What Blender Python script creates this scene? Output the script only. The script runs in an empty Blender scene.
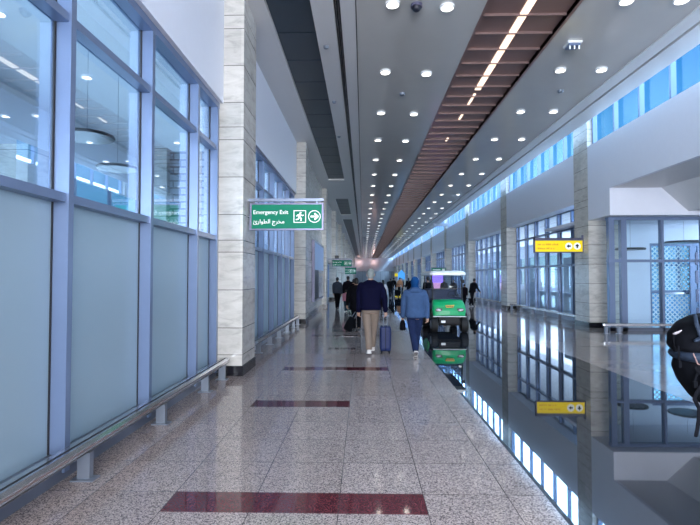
import bpy, bmesh, math, random
from mathutils import Vector, Matrix
random.seed(7)
R = math.radians
PI = math.pi
sc = bpy.context.scene
col = sc.collection

# ------------------------------------------------------------------ camera
cd = bpy.data.cameras.new('camera')
cd.sensor_width = 36; cd.lens = 500/700*36; cd.clip_end = 400; cd.clip_start = .05
cam = bpy.data.objects.new('camera', cd); col.objects.link(cam)
cam.location = (0, 0, 1.6)
cam.rotation_euler = (R(90)+math.atan(14.5/500), 0, math.atan(13/500))
sc.camera = cam

# ------------------------------------------------------------------ view, world, lights
sc.view_settings.view_transform = 'Standard'
sc.view_settings.look = 'None'
sc.view_settings.gamma = 1
sc.view_settings.use_curve_mapping = False
sc.view_settings.exposure = 1.42
sc.cycles.use_denoising = True
sc.cycles.max_bounces = 10
sc.cycles.diffuse_bounces = 4
sc.cycles.glossy_bounces = 5
sc.cycles.transparent_max_bounces = 14
sc.cycles.transmission_bounces = 6
sc.cycles.sample_clamp_indirect = 6
sc.cycles.caustics_reflective = False
sc.cycles.caustics_refractive = False

W = bpy.data.worlds.new('world'); sc.world = W; W.use_nodes = True
nt = W.node_tree; nt.nodes.clear()
tc = nt.nodes.new('ShaderNodeTexCoord'); sep = nt.nodes.new('ShaderNodeSeparateXYZ')
cr = nt.nodes.new('ShaderNodeValToRGB'); bg = nt.nodes.new('ShaderNodeBackground'); wo = nt.nodes.new('ShaderNodeOutputWorld')
nt.links.new(tc.outputs['Generated'], sep.inputs[0]); nt.links.new(sep.outputs['Z'], cr.inputs[0])
nt.links.new(cr.outputs[0], bg.inputs[0]); nt.links.new(bg.outputs[0], wo.inputs[0])
e = cr.color_ramp.elements
e[0].position = 0.0; e[0].color = (.35, .55, .68, 1)
e[1].position = 1.0; e[1].color = (.012, .13, .48, 1)
a = e.new(.12); a.color = (.10, .38, .62, 1)
a = e.new(.34); a.color = (.035, .25, .60, 1)
bg.inputs[1].default_value = .48

def area(name, loc, rot, sx, sy, power, color):
    l = bpy.data.lights.new(name, 'AREA'); l.shape = 'RECTANGLE'; l.size = sx; l.size_y = sy
    l.energy = power; l.color = color
    o = bpy.data.objects.new(name, l); o.location = loc; o.rotation_euler = rot; col.objects.link(o)
    return o
DAY = (.72, .82, 1.0)
# daylight coming down through the high side windows on the right
area('daylight_high_windows', (11.2, 55, 10.9), (0, R(49), 0), 2.4, 150, 10000, (.50, .74, 1.0))
# low daylight entering level through the same high windows
area('daylight_low_sky', (11.2, 55, 6.0), (0, R(90), 0), 2.6, 150, 4200, DAY)
# daylight of the outer glass wall of the left side hall, behind the frosted panes
area('daylight_side_hall', (-8.6, 40, 1.75), (0, R(-90), 0), 3.0, 105, 2900, (.60, .78, 1.0))
# added fill behind the viewer, brightens the surfaces facing the camera
area('fill_behind_viewer', (1.5, -9.5, 3.2), (R(90), 0, 0), 8, 5.0, 1250, (.93, .95, 1.0))
# added fill at the left behind the viewer, brightens the right bulkheads
area('fill_left_behind', (-2.2, -5.0, 2.6), (0, R(-90), R(35)), 3.6, 7.0, 900, DAY)
# daylight of the apron side behind the right hall
area('daylight_right_hall', (13.6, 55, 2.6), (0, R(90), 0), 4.0, 110, 2200, DAY)

# ------------------------------------------------------------------ materials
M = {}
def _new(name):
    m = bpy.data.materials.new(name); m.use_nodes = True
    t = m.node_tree; b = t.nodes['Principled BSDF']; M[name] = m
    return m, t, b
def mat(name, c, rough=.5, metal=0, var=.06, scale=9, spec=.5, coat=0, emis=0, bump=0):
    m, t, b = _new(name)
    g = t.nodes.new('ShaderNodeTexCoord'); n = t.nodes.new('ShaderNodeTexNoise'); n.inputs['Scale'].default_value = scale
    n.inputs['Detail'].default_value = 3
    t.links.new(g.outputs['Object'], n.inputs['Vector'])
    mx = t.nodes.new('ShaderNodeMix'); mx.data_type = 'RGBA'
    mx.inputs[6].default_value = (c[0]*(1-var), c[1]*(1-var), c[2]*(1-var), 1)
    mx.inputs[7].default_value = (min(1, c[0]*(1+var)), min(1, c[1]*(1+var)), min(1, c[2]*(1+var)), 1)
    t.links.new(n.outputs['Fac'], mx.inputs[0]); t.links.new(mx.outputs[2], b.inputs['Base Color'])
    b.inputs['Roughness'].default_value = rough; b.inputs['Metallic'].default_value = metal
    b.inputs['Specular IOR Level'].default_value = spec
    if coat: b.inputs['Coat Weight'].default_value = coat; b.inputs['Coat Roughness'].default_value = .05
    if emis:
        b.inputs['Emission Color'].default_value = (*c, 1); b.inputs['Emission Strength'].default_value = emis
    if bump:
        bp = t.nodes.new('ShaderNodeBump'); bp.inputs['Strength'].default_value = bump; bp.inputs['Distance'].default_value = .01
        t.links.new(n.outputs['Fac'], bp.inputs['Height']); t.links.new(bp.outputs[0], b.inputs['Normal'])
    return m
def math_node(t, op, a, b=None):
    n = t.nodes.new('ShaderNodeMath'); n.operation = op
    for i, v in enumerate((a, b)):
        if v is None: continue
        if isinstance(v, (int, float)): n.inputs[i].default_value = v
        else: t.links.new(v, n.inputs[i])
    return n.outputs[0]
def joint(t, coord, off, pitch, w):
    """1 on a joint line of width w repeated at pitch"""
    s = math_node(t, 'SUBTRACT', coord, off-w/2)
    d = math_node(t, 'FLOORED_MODULO', s, pitch)
    return math_node(t, 'LESS_THAN', d, w)

def floor_mat(name, c1, c2, c3, rough, jx, jy, spec=.5, speck=1, jointc=(.05, .05, .055), ior=1.5, jw=.006):
    m, t, b = _new(name)
    g = t.nodes.new('ShaderNodeNewGeometry'); s = t.nodes.new('ShaderNodeSeparateXYZ'); t.links.new(g.outputs['Position'], s.inputs[0])
    v = t.nodes.new('ShaderNodeTexVoronoi'); v.inputs['Scale'].default_value = 130
    t.links.new(g.outputs['Position'], v.inputs['Vector'])
    r = t.nodes.new('ShaderNodeValToRGB'); r.color_ramp.interpolation = 'CONSTANT'
    sepc = t.nodes.new('ShaderNodeSeparateColor'); t.links.new(v.outputs['Color'], sepc.inputs[0])
    t.links.new(sepc.outputs[0], r.inputs[0])
    e = r.color_ramp.elements; e[0].color = (*c1, 1); e[0].position = 0
    e[1].color = (*c2, 1); e[1].position = .40; k = e.new(.74); k.color = (*c3, 1)
    # each slab a little lighter or darker
    wn = t.nodes.new('ShaderNodeTexWhiteNoise'); wn.noise_dimensions = '2D'
    cb = t.nodes.new('ShaderNodeCombineXYZ')
    t.links.new(math_node(t, 'FLOOR', math_node(t, 'DIVIDE', math_node(t, 'SUBTRACT', s.outputs[0], jx[0]), jx[1])), cb.inputs[0])
    t.links.new(math_node(t, 'FLOOR', math_node(t, 'DIVIDE', math_node(t, 'SUBTRACT', s.outputs[1], jy[0]), jy[1])), cb.inputs[1])
    t.links.new(cb.outputs[0], wn.inputs['Vector'])
    val = math_node(t, 'ADD', math_node(t, 'MULTIPLY', wn.outputs['Value'], .14), .93)
    mm = t.nodes.new('ShaderNodeMix'); mm.data_type = 'RGBA'; mm.blend_type = 'MULTIPLY'; mm.inputs[0].default_value = 1
    cc = t.nodes.new('ShaderNodeCombineColor'); [t.links.new(val, cc.inputs[i]) for i in range(3)]
    t.links.new(r.outputs[0], mm.inputs[6]); t.links.new(cc.outputs[0], mm.inputs[7])
    j = math_node(t, 'MAXIMUM', joint(t, s.outputs[0], jx[0], jx[1], jw), joint(t, s.outputs[1], jy[0], jy[1], jw))
    mj = t.nodes.new('ShaderNodeMix'); mj.data_type = 'RGBA'; t.links.new(j, mj.inputs[0])
    t.links.new(mm.outputs[2], mj.inputs[6]); mj.inputs[7].default_value = (*jointc, 1)
    t.links.new(mj.outputs[2], b.inputs['Base Color'])
    n = t.nodes.new('ShaderNodeTexNoise'); n.inputs['Scale'].default_value = 1.3; n.inputs['Detail'].default_value = 4
    t.links.new(g.outputs['Position'], n.inputs['Vector'])
    t.links.new(math_node(t, 'MULTIPLY', n.outputs['Fac'], rough*2), b.inputs['Roughness'])
    b.inputs['Specular IOR Level'].default_value = spec; b.inputs['IOR'].default_value = ior
    return m
floor_mat('speckled_tile', (.47, .385, .355), (.30, .245, .23), (.12, .10, .10), .10, (-.17, .61), (3.744, .61), spec=.62, jointc=(.07, .06, .06))
floor_mat('maroon_tile', (.10, .022, .03), (.075, .016, .024), (.13, .04, .045), .06, (-.17, .61), (3.744, .61), spec=.6)
floor_mat('black_granite', (.010, .012, .017), (.014, .017, .023), (.02, .024, .032), .022, (1.33, .85), (3.5, 1.2), spec=.95, ior=1.85, jointc=(.05, .06, .07), jw=.01)
floor_mat('pale_tile', (.40, .36, .33), (.30, .27, .26), (.22, .20, .20), .10, (4.2, .8), (3.744, .8), spec=.75)

def stone_mat(name, ca, cb_, cc_):
    m, t, b = _new(name)
    g = t.nodes.new('ShaderNodeNewGeometry'); s = t.nodes.new('ShaderNodeSeparateXYZ'); t.links.new(g.outputs['Position'], s.inputs[0])
    mp = t.nodes.new('ShaderNodeMapping'); mp.inputs['Scale'].default_value = (1, 1, 3.2); t.links.new(g.outputs['Position'], mp.inputs[0])
    n = t.nodes.new('ShaderNodeTexNoise'); n.inputs['Scale'].default_value = 2.6; n.inputs['Detail'].default_value = 8; n.inputs['Roughness'].default_value = .65
    n.inputs['Distortion'].default_value = .6
    t.links.new(mp.outputs[0], n.inputs['Vector'])
    r = t.nodes.new('ShaderNodeValToRGB'); t.links.new(n.outputs['Fac'], r.inputs[0])
    e = r.color_ramp.elements; e[0].position = .28; e[0].color = (*ca, 1); e[1].position = .7; e[1].color = (*cb_, 1)
    k = e.new(.5); k.color = (*cc_, 1)
    wn = t.nodes.new('ShaderNodeTexWhiteNoise'); wn.noise_dimensions = '3D'
    fz = math_node(t, 'FLOOR', math_node(t, 'DIVIDE', math_node(t, 'SUBTRACT', s.outputs[2], .16), .615))
    fy = math_node(t, 'FLOOR', math_node(t, 'DIVIDE', s.outputs[1], 1.1)); fx = math_node(t, 'FLOOR', s.outputs[0])
    cb = t.nodes.new('ShaderNodeCombineXYZ'); t.links.new(fx, cb.inputs[0]); t.links.new(fy, cb.inputs[1]); t.links.new(fz, cb.inputs[2])
    t.links.new(cb.outputs[0], wn.inputs['Vector'])
    val = math_node(t, 'ADD', math_node(t, 'MULTIPLY', wn.outputs['Value'], .16), .90)
    cc = t.nodes.new('ShaderNodeCombineColor'); [t.links.new(val, cc.inputs[i]) for i in range(3)]
    mm = t.nodes.new('ShaderNodeMix'); mm.data_type = 'RGBA'; mm.blend_type = 'MULTIPLY'; mm.inputs[0].default_value = 1
    t.links.new(r.outputs[0], mm.inputs[6]); t.links.new(cc.outputs[0], mm.inputs[7])
    j = math_node(t, 'MAXIMUM', joint(t, s.outputs[2], .16, .615, .012), joint(t, s.outputs[2], 2.2, 1.86, .012))
    mj = t.nodes.new('ShaderNodeMix'); mj.data_type = 'RGBA'; t.links.new(j, mj.inputs[0])
    t.links.new(mm.outputs[2], mj.inputs[6]); mj.inputs[7].default_value = (.12, .115, .105, 1)
    t.links.new(mj.outputs[2], b.inputs['Base Color']); b.inputs['Roughness'].default_value = .22
    return m
stone_mat('beige_stone', (.37, .355, .33), (.62, .60, .56), (.54, .52, .48))

def brick_mat():
    m, t, b = _new('grey_block')
    g = t.nodes.new('ShaderNodeTexCoord'); mp = t.nodes.new('ShaderNodeMapping'); mp.inputs['Rotation'].default_value = (R(90), 0, 0)
    t.links.new(g.outputs['Object'], mp.inputs[0])
    k = t.nodes.new('ShaderNodeTexBrick'); t.links.new(mp.outputs[0], k.inputs['Vector'])
    k.inputs['Color1'].default_value = (.40, .43, .45, 1); k.inputs['Color2'].default_value = (.28, .31, .33, 1); k.inputs['Mortar'].default_value = (.08, .09, .1, 1)
    k.inputs['Scale'].default_value = 1.3; k.inputs['Mortar Size'].default_value = .03
    t.links.new(k.outputs['Color'], b.inputs['Base Color']); b.inputs['Roughness'].default_value = .6
brick_mat()

def glass_mat(name, tint, base, rough=0.0, gcol=(.85, .93, 1)):
    m = bpy.data.materials.new(name); m.use_nodes = True; M[name] = m; t = m.node_tree; t.nodes.clear()
    o = t.nodes.new('ShaderNodeOutputMaterial'); mx = t.nodes.new('ShaderNodeMixShader')
    tr = t.nodes.new('ShaderNodeBsdfTransparent'); tr.inputs[0].default_value = (*tint, 1)
    gl = t.nodes.new('ShaderNodeBsdfGlossy'); gl.inputs[0].default_value = (*gcol, 1); gl.inputs['Roughness'].default_value = rough
    lw = t.nodes.new('ShaderNodeLayerWeight'); lw.inputs[0].default_value = .5
    f = math_node(t, 'MINIMUM', math_node(t, 'ADD', math_node(t, 'MULTIPLY', math_node(t, 'POWER', lw.outputs['Facing'], 5.0), .8), base+.03), 1.0)
    t.links.new(f, mx.inputs[0]); t.links.new(tr.outputs[0], mx.inputs[1]); t.links.new(gl.outputs[0], mx.inputs[2]); t.links.new(mx.outputs[0], o.inputs[0])
glass_mat('clear_glass', (.80, .92, 1.0), .22)
glass_mat('sky_glass', (.88, .96, 1.0), .0)
glass_mat('windscreen_glass', (.62, .70, .80), .02)

def frosted():
    m = bpy.data.materials.new('frosted_glass'); m.use_nodes = True; M['frosted_glass'] = m; t = m.node_tree; t.nodes.clear()
    o = t.nodes.new('ShaderNodeOutputMaterial'); m1 = t.nodes.new('ShaderNodeMixShader'); m2 = t.nodes.new('ShaderNodeMixShader')
    tr = t.nodes.new('ShaderNodeBsdfTranslucent'); tr.inputs[0].default_value = (.42, .49, .54, 1)
    di = t.nodes.new('ShaderNodeBsdfDiffuse'); di.inputs[0].default_value = (.36, .44, .48, 1)
    gl = t.nodes.new('ShaderNodeBsdfGlossy'); gl.inputs['Roughness'].default_value = .32; gl.inputs[0].default_value = (.8, .9, 1, 1)
    n = t.nodes.new('ShaderNodeTexNoise'); n.inputs['Scale'].default_value = 1.2; g = t.nodes.new('ShaderNodeTexCoord'); t.links.new(g.outputs['Object'], n.inputs['Vector'])
    m1.inputs[0].default_value = .45; t.links.new(tr.outputs[0], m1.inputs[1]); t.links.new(di.outputs[0], m1.inputs[2])
    f = math_node(t, 'ADD', math_node(t, 'MULTIPLY', n.outputs['Fac'], .06), .10)
    t.links.new(f, m2.inputs[0]); t.links.new(m1.outputs[0], m2.inputs[1]); t.links.new(gl.outputs[0], m2.inputs[2]); t.links.new(m2.outputs[0], o.inputs[0])
frosted()

def lattice():
    m = bpy.data.materials.new('lattice_glass'); m.use_nodes = True; M['lattice_glass'] = m; t = m.node_tree; t.nodes.clear()
    o = t.nodes.new('ShaderNodeOutputMaterial'); mx = t.nodes.new('ShaderNodeMixShader')
    tr = t.nodes.new('ShaderNodeBsdfTransparent'); tr.inputs[0].default_value = (.55, .85, 1, 1)
    di = t.nodes.new('ShaderNodeBsdfDiffuse'); di.inputs[0].default_value = (.75, .85, .9, 1)
    g = t.nodes.new('ShaderNodeNewGeometry'); s = t.nodes.new('ShaderNodeSeparateXYZ'); t.links.new(g.outputs['Position'], s.inputs[0])
    a = math_node(t, 'ADD', s.outputs[0], s.outputs[2]); b = math_node(t, 'SUBTRACT', s.outputs[0], s.outputs[2])
    j = math_node(t, 'MAXIMUM', joint(t, a, 0, .16, .05), joint(t, b, 0, .16, .05))
    t.links.new(j, mx.inputs[0]); t.links.new(tr.outputs[0], mx.inputs[1]); t.links.new(di.outputs[0], mx.inputs[2]); t.links.new(mx.outputs[0], o.inputs[0])
lattice()

mat('white_paint', (.71, .74, .83), .45, var=.02)
mat('white_ceiling', (.62, .62, .63), .4, var=.02)
mat('metal_ceiling', (.56, .55, .53), .13, metal=.10, var=.05, scale=1.5)
mat('dark_panel', (.030, .042, .058), .35, var=.12, scale=2)
mat('black_gap', (.012, .012, .015), .6)
mat('brown_panel', (.27, .165, .15), .30, var=.12, scale=2, metal=.3)
mat('brown_rib', (.22, .145, .135), .3, var=.08, metal=.3)
mat('blue_aluminium', (.15, .205, .33), .30, metal=.3, var=.03)
mat('dark_aluminium', (.12, .14, .19), .35, metal=.4)
mat('steel', (.50, .50, .52), .16, metal=.9, var=.05)
mat('grey_steel', (.22, .25, .30), .3, metal=.6)
mat('black_base', (.008, .008, .012), .18)
mat('lamp_white', (1.0, .95, .86), .4, emis=5, var=0)
mat('strip_glow', (1.0, .78, .60), .4, emis=.55, var=0)
mat('trim_white', (.72, .72, .72), .4)
mat('sign_green', (.0, .155, .085), .5, emis=.08, var=.02, spec=.15)
mat('sign_yellow', (1.0, .72, .0), .35, emis=.12, var=.02)
mat('sign_white', (.9, .95, .93), .4, emis=.08, var=0)
mat('sign_black', (.01, .01, .012), .4)
mat('sign_orange', (.75, .42, .02), .4)
mat('sign_frame', (.10, .10, .16), .35, metal=.4)
mat('screen_blue', (.10, .17, .33), .3, emis=.25, var=.5, scale=.9)
mat('screen_dark', (.005, .006, .015), .5)
mat('screen_grey', (.16, .17, .22), .12, emis=.12, var=.3, scale=2)
mat('screen_purple', (.36, .20, .95), .2, emis=.8, var=.5, scale=4)
mat('screen_pink', (.80, .35, .55), .2, emis=.6, var=.4, scale=5)
mat('banner_blue', (.05, .30, .70), .4, emis=.3)
mat('cart_green', (.0, .36, .12), .45, coat=.15, var=.03)
mat('cart_white', (.92, .92, .92), .35)
mat('rubber', (.005, .005, .006), .7)
mat('seat_navy', (.012, .025, .07), .5)
mat('headlamp', (.75, .68, .72), .12, metal=.3)
mat('red_lens', (.4, .02, .03), .25)
mat('navy_wool', (.0012, .0015, .016), .85, var=.2, scale=30, bump=.2, spec=.12)
mat('khaki', (.20, .155, .125), .85, var=.12, scale=14, bump=.3, spec=.12)
mat('denim_light', (.038, .075, .16), .85, var=.25, scale=16, bump=.4, spec=.12)
mat('denim_dark', (.010, .018, .055), .85, var=.25, scale=16, bump=.4, spec=.12)
mat('scarf_blue', (.003, .040, .14), .75, var=.3, scale=10, bump=.4, spec=.12)
mat('black_cloth', (.002, .002, .004), .85, var=.3, scale=10, bump=.3, spec=.12)
mat('grey_cloth', (.045, .055, .075), .85, var=.15, scale=10, spec=.12)
mat('dark_cloth', (.006, .004, .008), .85, var=.2, spec=.12)
mat('jeans_teal', (.015, .035, .055), .85, var=.2, spec=.12)
mat('pink_cloth', (.50, .20, .27), .8, var=.2, scale=25)
mat('white_cloth', (.62, .62, .66), .8, var=.08)
mat('orange_cloth', (.40, .17, .08), .8, var=.1)
mat('skin', (.42, .25, .18), .55, var=.06)
mat('hair_grey', (.20, .23, .23), .7, var=.3, scale=60)
mat('hair_black', (.008, .007, .007), .6, var=.3, scale=60)
mat('shoe_white', (.62, .58, .56), .5)
mat('shoe_black', (.015, .015, .02), .45)
mat('eye_white', (.8, .8, .8), .3)
mat('case_blue', (.002, .012, .075), .5, var=.15, spec=.3)
mat('bag_black', (.0015, .002, .004), .85, var=.3, scale=20, bump=.3, spec=.12)
mat('bag_slate', (.020, .030, .050), .6, var=.2, scale=20, bump=.3, spec=.12)
mat('warm_pink', (.62, .52, .52), .5)
mat('dim_grey', (.34, .38, .44), .4)

# ------------------------------------------------------------------ mesh helpers
def mesh_obj(name, bm, m, parent=None, smooth=False, bev=0, loc=None):
    bmesh.ops.recalc_face_normals(bm, faces=bm.faces)
    me = bpy.data.meshes.new(name); bm.to_mesh(me); bm.free()
    for x in (m if isinstance(m, (list, tuple)) else [m]): me.materials.append(M[x])
    if smooth:
        for p in me.polygons: p.use_smooth = True
    o = bpy.data.objects.new(name, me); col.objects.link(o)
    if parent is not None: o.parent = parent
    if loc: o.location = loc
    if bev:
        b = o.modifiers.new('b', 'BEVEL'); b.width = bev; b.segments = 2; b.limit_method = 'ANGLE'
    return o
def box(bm, x0, x1, y0, y1, z0, z1, mi=0):
    v = [bm.verts.new(p) for p in ((x0,y0,z0),(x1,y0,z0),(x1,y1,z0),(x0,y1,z0),(x0,y0,z1),(x1,y0,z1),(x1,y1,z1),(x0,y1,z1))]
    for f in ((0,3,2,1),(4,5,6,7),(0,1,5,4),(1,2,6,5),(2,3,7,6),(3,0,4,7)):
        k = bm.faces.new([v[i] for i in f]); k.material_index = mi
    return v
def B(name, m, *boxes, parent=None, bev=0):
    bm = bmesh.new()
    for b in boxes: box(bm, *b)
    return mesh_obj(name, bm, m, parent, bev=bev)
def ring_pts(c, u, v, rx, ry, n):
    return [c + u*(rx*math.cos(2*PI*i/n)) + v*(ry*math.sin(2*PI*i/n)) for i in range(n)]
def loft(bm, rings, cap=True):
    vs = [[bm.verts.new(p) for p in r] for r in rings]; n = len(vs[0])
    for a, b in zip(vs, vs[1:]):
        for i in range(n): bm.faces.new((a[i], a[(i+1) % n], b[(i+1) % n], b[i]))
    if cap:
        bm.faces.new(vs[0][::-1]); bm.faces.new(vs[-1])
def tube(bm, pts, rad, n=12, round_ends=True, flat=1.0):
    """swept tube with a radius per point and rounded ends; flat squeezes one axis"""
    pts = [Vector(p) for p in pts]
    if isinstance(rad, (int, float)): rad = [rad]*len(pts)
    rings = []
    prev = None
    for i, p in enumerate(pts):
        d = (pts[min(i+1, len(pts)-1)] - pts[max(i-1, 0)]).normalized()
        if prev is None:
            ref = Vector((1, 0, 0)) if abs(d.x) < .8 else Vector((0, 1, 0))
            u = (ref - d*ref.dot(d)).normalized()
        else:
            u = (prev - d*prev.dot(d)).normalized()
        prev = u; v = d.cross(u); r = rad[i]
        if i == 0 and round_ends:
            for k in (.15, .5, .85):
                q = math.sqrt(1-(1-k)**2); rings.append(ring_pts(p - d*r*(1-k), u, v, r*q, r*q*flat, n))
        rings.append(ring_pts(p, u, v, r, r*flat, n))
        if i == len(pts)-1 and round_ends:
            for k in (.15, .5, .85)[::-1]:
                q = math.sqrt(1-(1-k)**2); rings.append(ring_pts(p + d*r*(1-k), u, v, r*q, r*q*flat, n))
    loft(bm, rings)
def ell(bm, c, r, n=14, rot=None):
    c = Vector(c); rings = []
    for k in range(1, n):
        t = PI*k/n
        rings.append([Vector((r[0]*math.sin(t)*math.cos(2*PI*i/18), r[1]*math.sin(t)*math.sin(2*PI*i/18), -r[2]*math.cos(t))) for i in range(18)])
    if rot: rings = [[rot @ p for p in q] for q in rings]
    loft(bm, [[c+p for p in q] for q in rings])
def sections(bm, secs, n=20):
    """secs: (x, y, z, rx, ry) horizontal superellipse rings"""
    rings = []
    for x, y, z, rx, ry in secs:
        r = []
        for i in range(n):
            t = 2*PI*i/n; c, s = math.cos(t), math.sin(t)
            r.append(Vector((x+rx*math.copysign(abs(c)**.8, c), y+ry*math.copysign(abs(s)**.8, s), z)))
        rings.append(r)
    loft(bm, rings)
def poly_prism(bm, pts, d0, d1, plane='xz'):
    f = (lambda a, b, d: (a, d, b)) if plane == 'xz' else ((lambda a, b, d: (d, a, b)) if plane == 'yz' else (lambda a, b, d: (a, b, d)))
    A = [bm.verts.new(f(a, b, d0)) for a, b in pts]; C = [bm.verts.new(f(a, b, d1)) for a, b in pts]
    bm.faces.new(A); bm.faces.new(C[::-1])
    for i in range(len(pts)): bm.faces.new((A[i], C[i], C[(i+1) % len(pts)], A[(i+1) % len(pts)]))
def structure(o):
    o['kind'] = 'structure'; return o
def tag(o, label, cat, group=None):
    o['label'] = label; o['category'] = cat
    if group: o['group'] = group
    return o
def empty(name, loc=(0, 0, 0), rz=0):
    o = bpy.data.objects.new(name, None); o.empty_display_size = .1; col.objects.link(o); o.location = loc; o.rotation_euler = (0, 0, rz)
    return o
def remesh(bm, vox, smooth_it=3, decimate=None):
    """voxel-union of overlapping lofts into one continuous skin; returns a bmesh"""
    bmesh.ops.recalc_face_normals(bm, faces=bm.faces)
    me = bpy.data.meshes.new('t'); bm.to_mesh(me); bm.free()
    o = bpy.data.objects.new('t', me); col.objects.link(o)
    r = o.modifiers.new('r', 'REMESH'); r.mode = 'VOXEL'; r.voxel_size = vox
    if smooth_it:
        s = o.modifiers.new('s', 'SMOOTH'); s.factor = .5; s.iterations = smooth_it
    if decimate:
        d = o.modifiers.new('d', 'DECIMATE'); d.ratio = decimate
    dg = bpy.context.evaluated_depsgraph_get(); dg.update()
    ev = o.evaluated_get(dg); m2 = ev.to_mesh()
    out = bmesh.new(); out.from_mesh(m2); ev.to_mesh_clear()
    bpy.data.objects.remove(o); bpy.data.meshes.remove(me)
    return out

# ================================================================== STRUCTURE
CZ = 6.25          # ceiling height
YA, YB = -10.0, 134.0
# ---- floor: speckled aisle, black granite band, pale tiles, maroon inlays
bm = bmesh.new()
box(bm, -2.6, 1.33, YA, YB, -.2, 0, 0)
box(bm, 1.33, 4.2, YA, YB, -.2, 0, 1)
box(bm, 4.2, 12.0, YA, YB, -.2, 0, 2)
structure(mesh_obj('floor', bm, ['speckled_tile', 'black_granite', 'pale_tile']))
J = [-1.39, -.78, -.17, .44]
k = 0
bm = bmesh.new()
for y0, y1, a, b in ((3.425, 3.744, 0, 3), (6.184, 6.50, 0, 2), (8.60, 8.92, 0, 3), (11.06, 11.36, 1, 2), (13.5, 13.8, 0, 3), (15.9, 16.2, 0, 2), (18.4, 18.7, 0, 3), (20.8, 21.1, 1, 3), (.9, 1.22, 0, 3)):
    box(bm, J[a], J[b], y0, y1, -.05, .001)
structure(mesh_obj('floor_inlay', bm, 'maroon_tile'))
structure(B('floor_outside', 'pale_tile', (-9.2, -2.6, YA, YB, -.2, -.02)))

# ---- ceiling
structure(B('ceiling', 'white_ceiling',
    (-2.6, -1.66, YA, YB, CZ, CZ+.3), (-.89, -.50, YA, YB, CZ, CZ+.3), (-.39, -.13, YA, YB, CZ, CZ+.3),
    (-1.66, -.89, 23.9, 29.6, CZ, CZ+.3), (-1.66, -.89, 37.5, 40.2, CZ, CZ+.3)))
structure(B('ceiling_panel', 'metal_ceiling', (-.11, 2.15, YA, YB, CZ+.01, CZ+.3), (3.66, 5.78, YA, YB, CZ+.01, CZ+.3)))
bm = bmesh.new()
for seg in ((YA, 23.9), (29.6, 37.5), (40.2, YB)):
    y = seg[0]
    while y < seg[1]-.05:
        y1 = min(y+1.22, seg[1]); box(bm, -1.655, -.895, y, y1-.035, CZ+.07, CZ+.2); y = y1
structure(mesh_obj('trim_1', bm, 'dark_panel'))
structure(B('trim_2', 'black_gap', (-.50, -.39, YA, YB, CZ+.10, CZ+.3), (-.13, -.11, YA, YB, CZ+.05, CZ+.3), (-1.66, -.89, YA, YB, CZ+.2, CZ+.28)))
structure(B('trim_3', 'steel', (-.475, -.460, YA, YB, CZ+.01, CZ+.08), (-.43, -.415, YA, YB, CZ+.01, CZ+.08)))
# brown recessed strip with cross ribs and a light line
structure(B('ceiling_recess', 'brown_panel', (2.15, 3.66, YA, YB, CZ+.10, CZ+.5), (2.10, 2.15, YA, YB, CZ, CZ+.5), (3.66, 3.71, YA, YB, CZ, CZ+.5)))
bm = bmesh.new(); y = -9.4
while y < YB:
    box(bm, 2.15, 3.66, y-.014, y+.014, CZ+.055, CZ+.10); y += .68
structure(mesh_obj('trim_4', bm, 'brown_rib'))
o = B('light_strip', 'strip_glow', (2.83, 2.97, YA, 12.6, CZ+.075, CZ+.0995), (2.87, 2.93, 12.9, 13.7, CZ+.08, CZ+.0995), (2.87, 2.93, 14.4, 15.0, CZ+.08, CZ+.0995), (2.87, 2.93, 17.0, 17.4, CZ+.08, CZ+.0995))  # the short glowing pieces imitate reflection streaks where the line fades out
tag(o, 'long warm light line inside the brown ribbed ceiling recess, with glowing streaks for its reflection beyond', 'strip light')
# right edge beam with dark slot
bm = bmesh.new()
box(bm, 5.78, 6.09, YA, YB, CZ-.02, CZ+.4); box(bm, 6.17, 6.69, YA, YB, CZ-.02, CZ+.4)
structure(mesh_obj('trim_5', bm, 'white_ceiling'))
structure(B('trim_6', 'black_gap', (6.09, 6.17, YA, YB, CZ+.08, CZ+.4)))
structure(B('roof_slab', 'white_ceiling', (6.5, 7.55, YA, YB, 7.75, 8.0), (6.45, 6.69, YA, YB, CZ+.4, 7.9), (-2.8, 6.5, YA, YB, CZ+.55, CZ+.8)))

# ---- columns
LCOL = [8.08+9.02*i for i in range(-2, 14)]
RCOL = [16.0+9.0*i for i in range(-3, 13)]
for i, y in enumerate(LCOL):
    xr = {2: -1.955, 3: -1.97}.get(i, -1.92)
    c = structure(B('stone_column', 'beige_stone', (-2.6, xr, y, y+.93, .16, CZ)))
    structure(B('baseboard_left', 'black_base', (-2.6, xr+.015, y-.015, y+.945, 0, .16)))
for i, y in enumerate(RCOL):
    if i < 3: continue
    structure(B('stone_column', 'beige_stone', (7.14, 7.72, y, y+1.05, .16, 5.6), (7.14, 7.46, y, y+1.05, 5.6, 7.75)))
    structure(B('baseboard_right', 'black_base', (7.125, 7.72, y-.015, y+1.065, 0, .16)))

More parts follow.
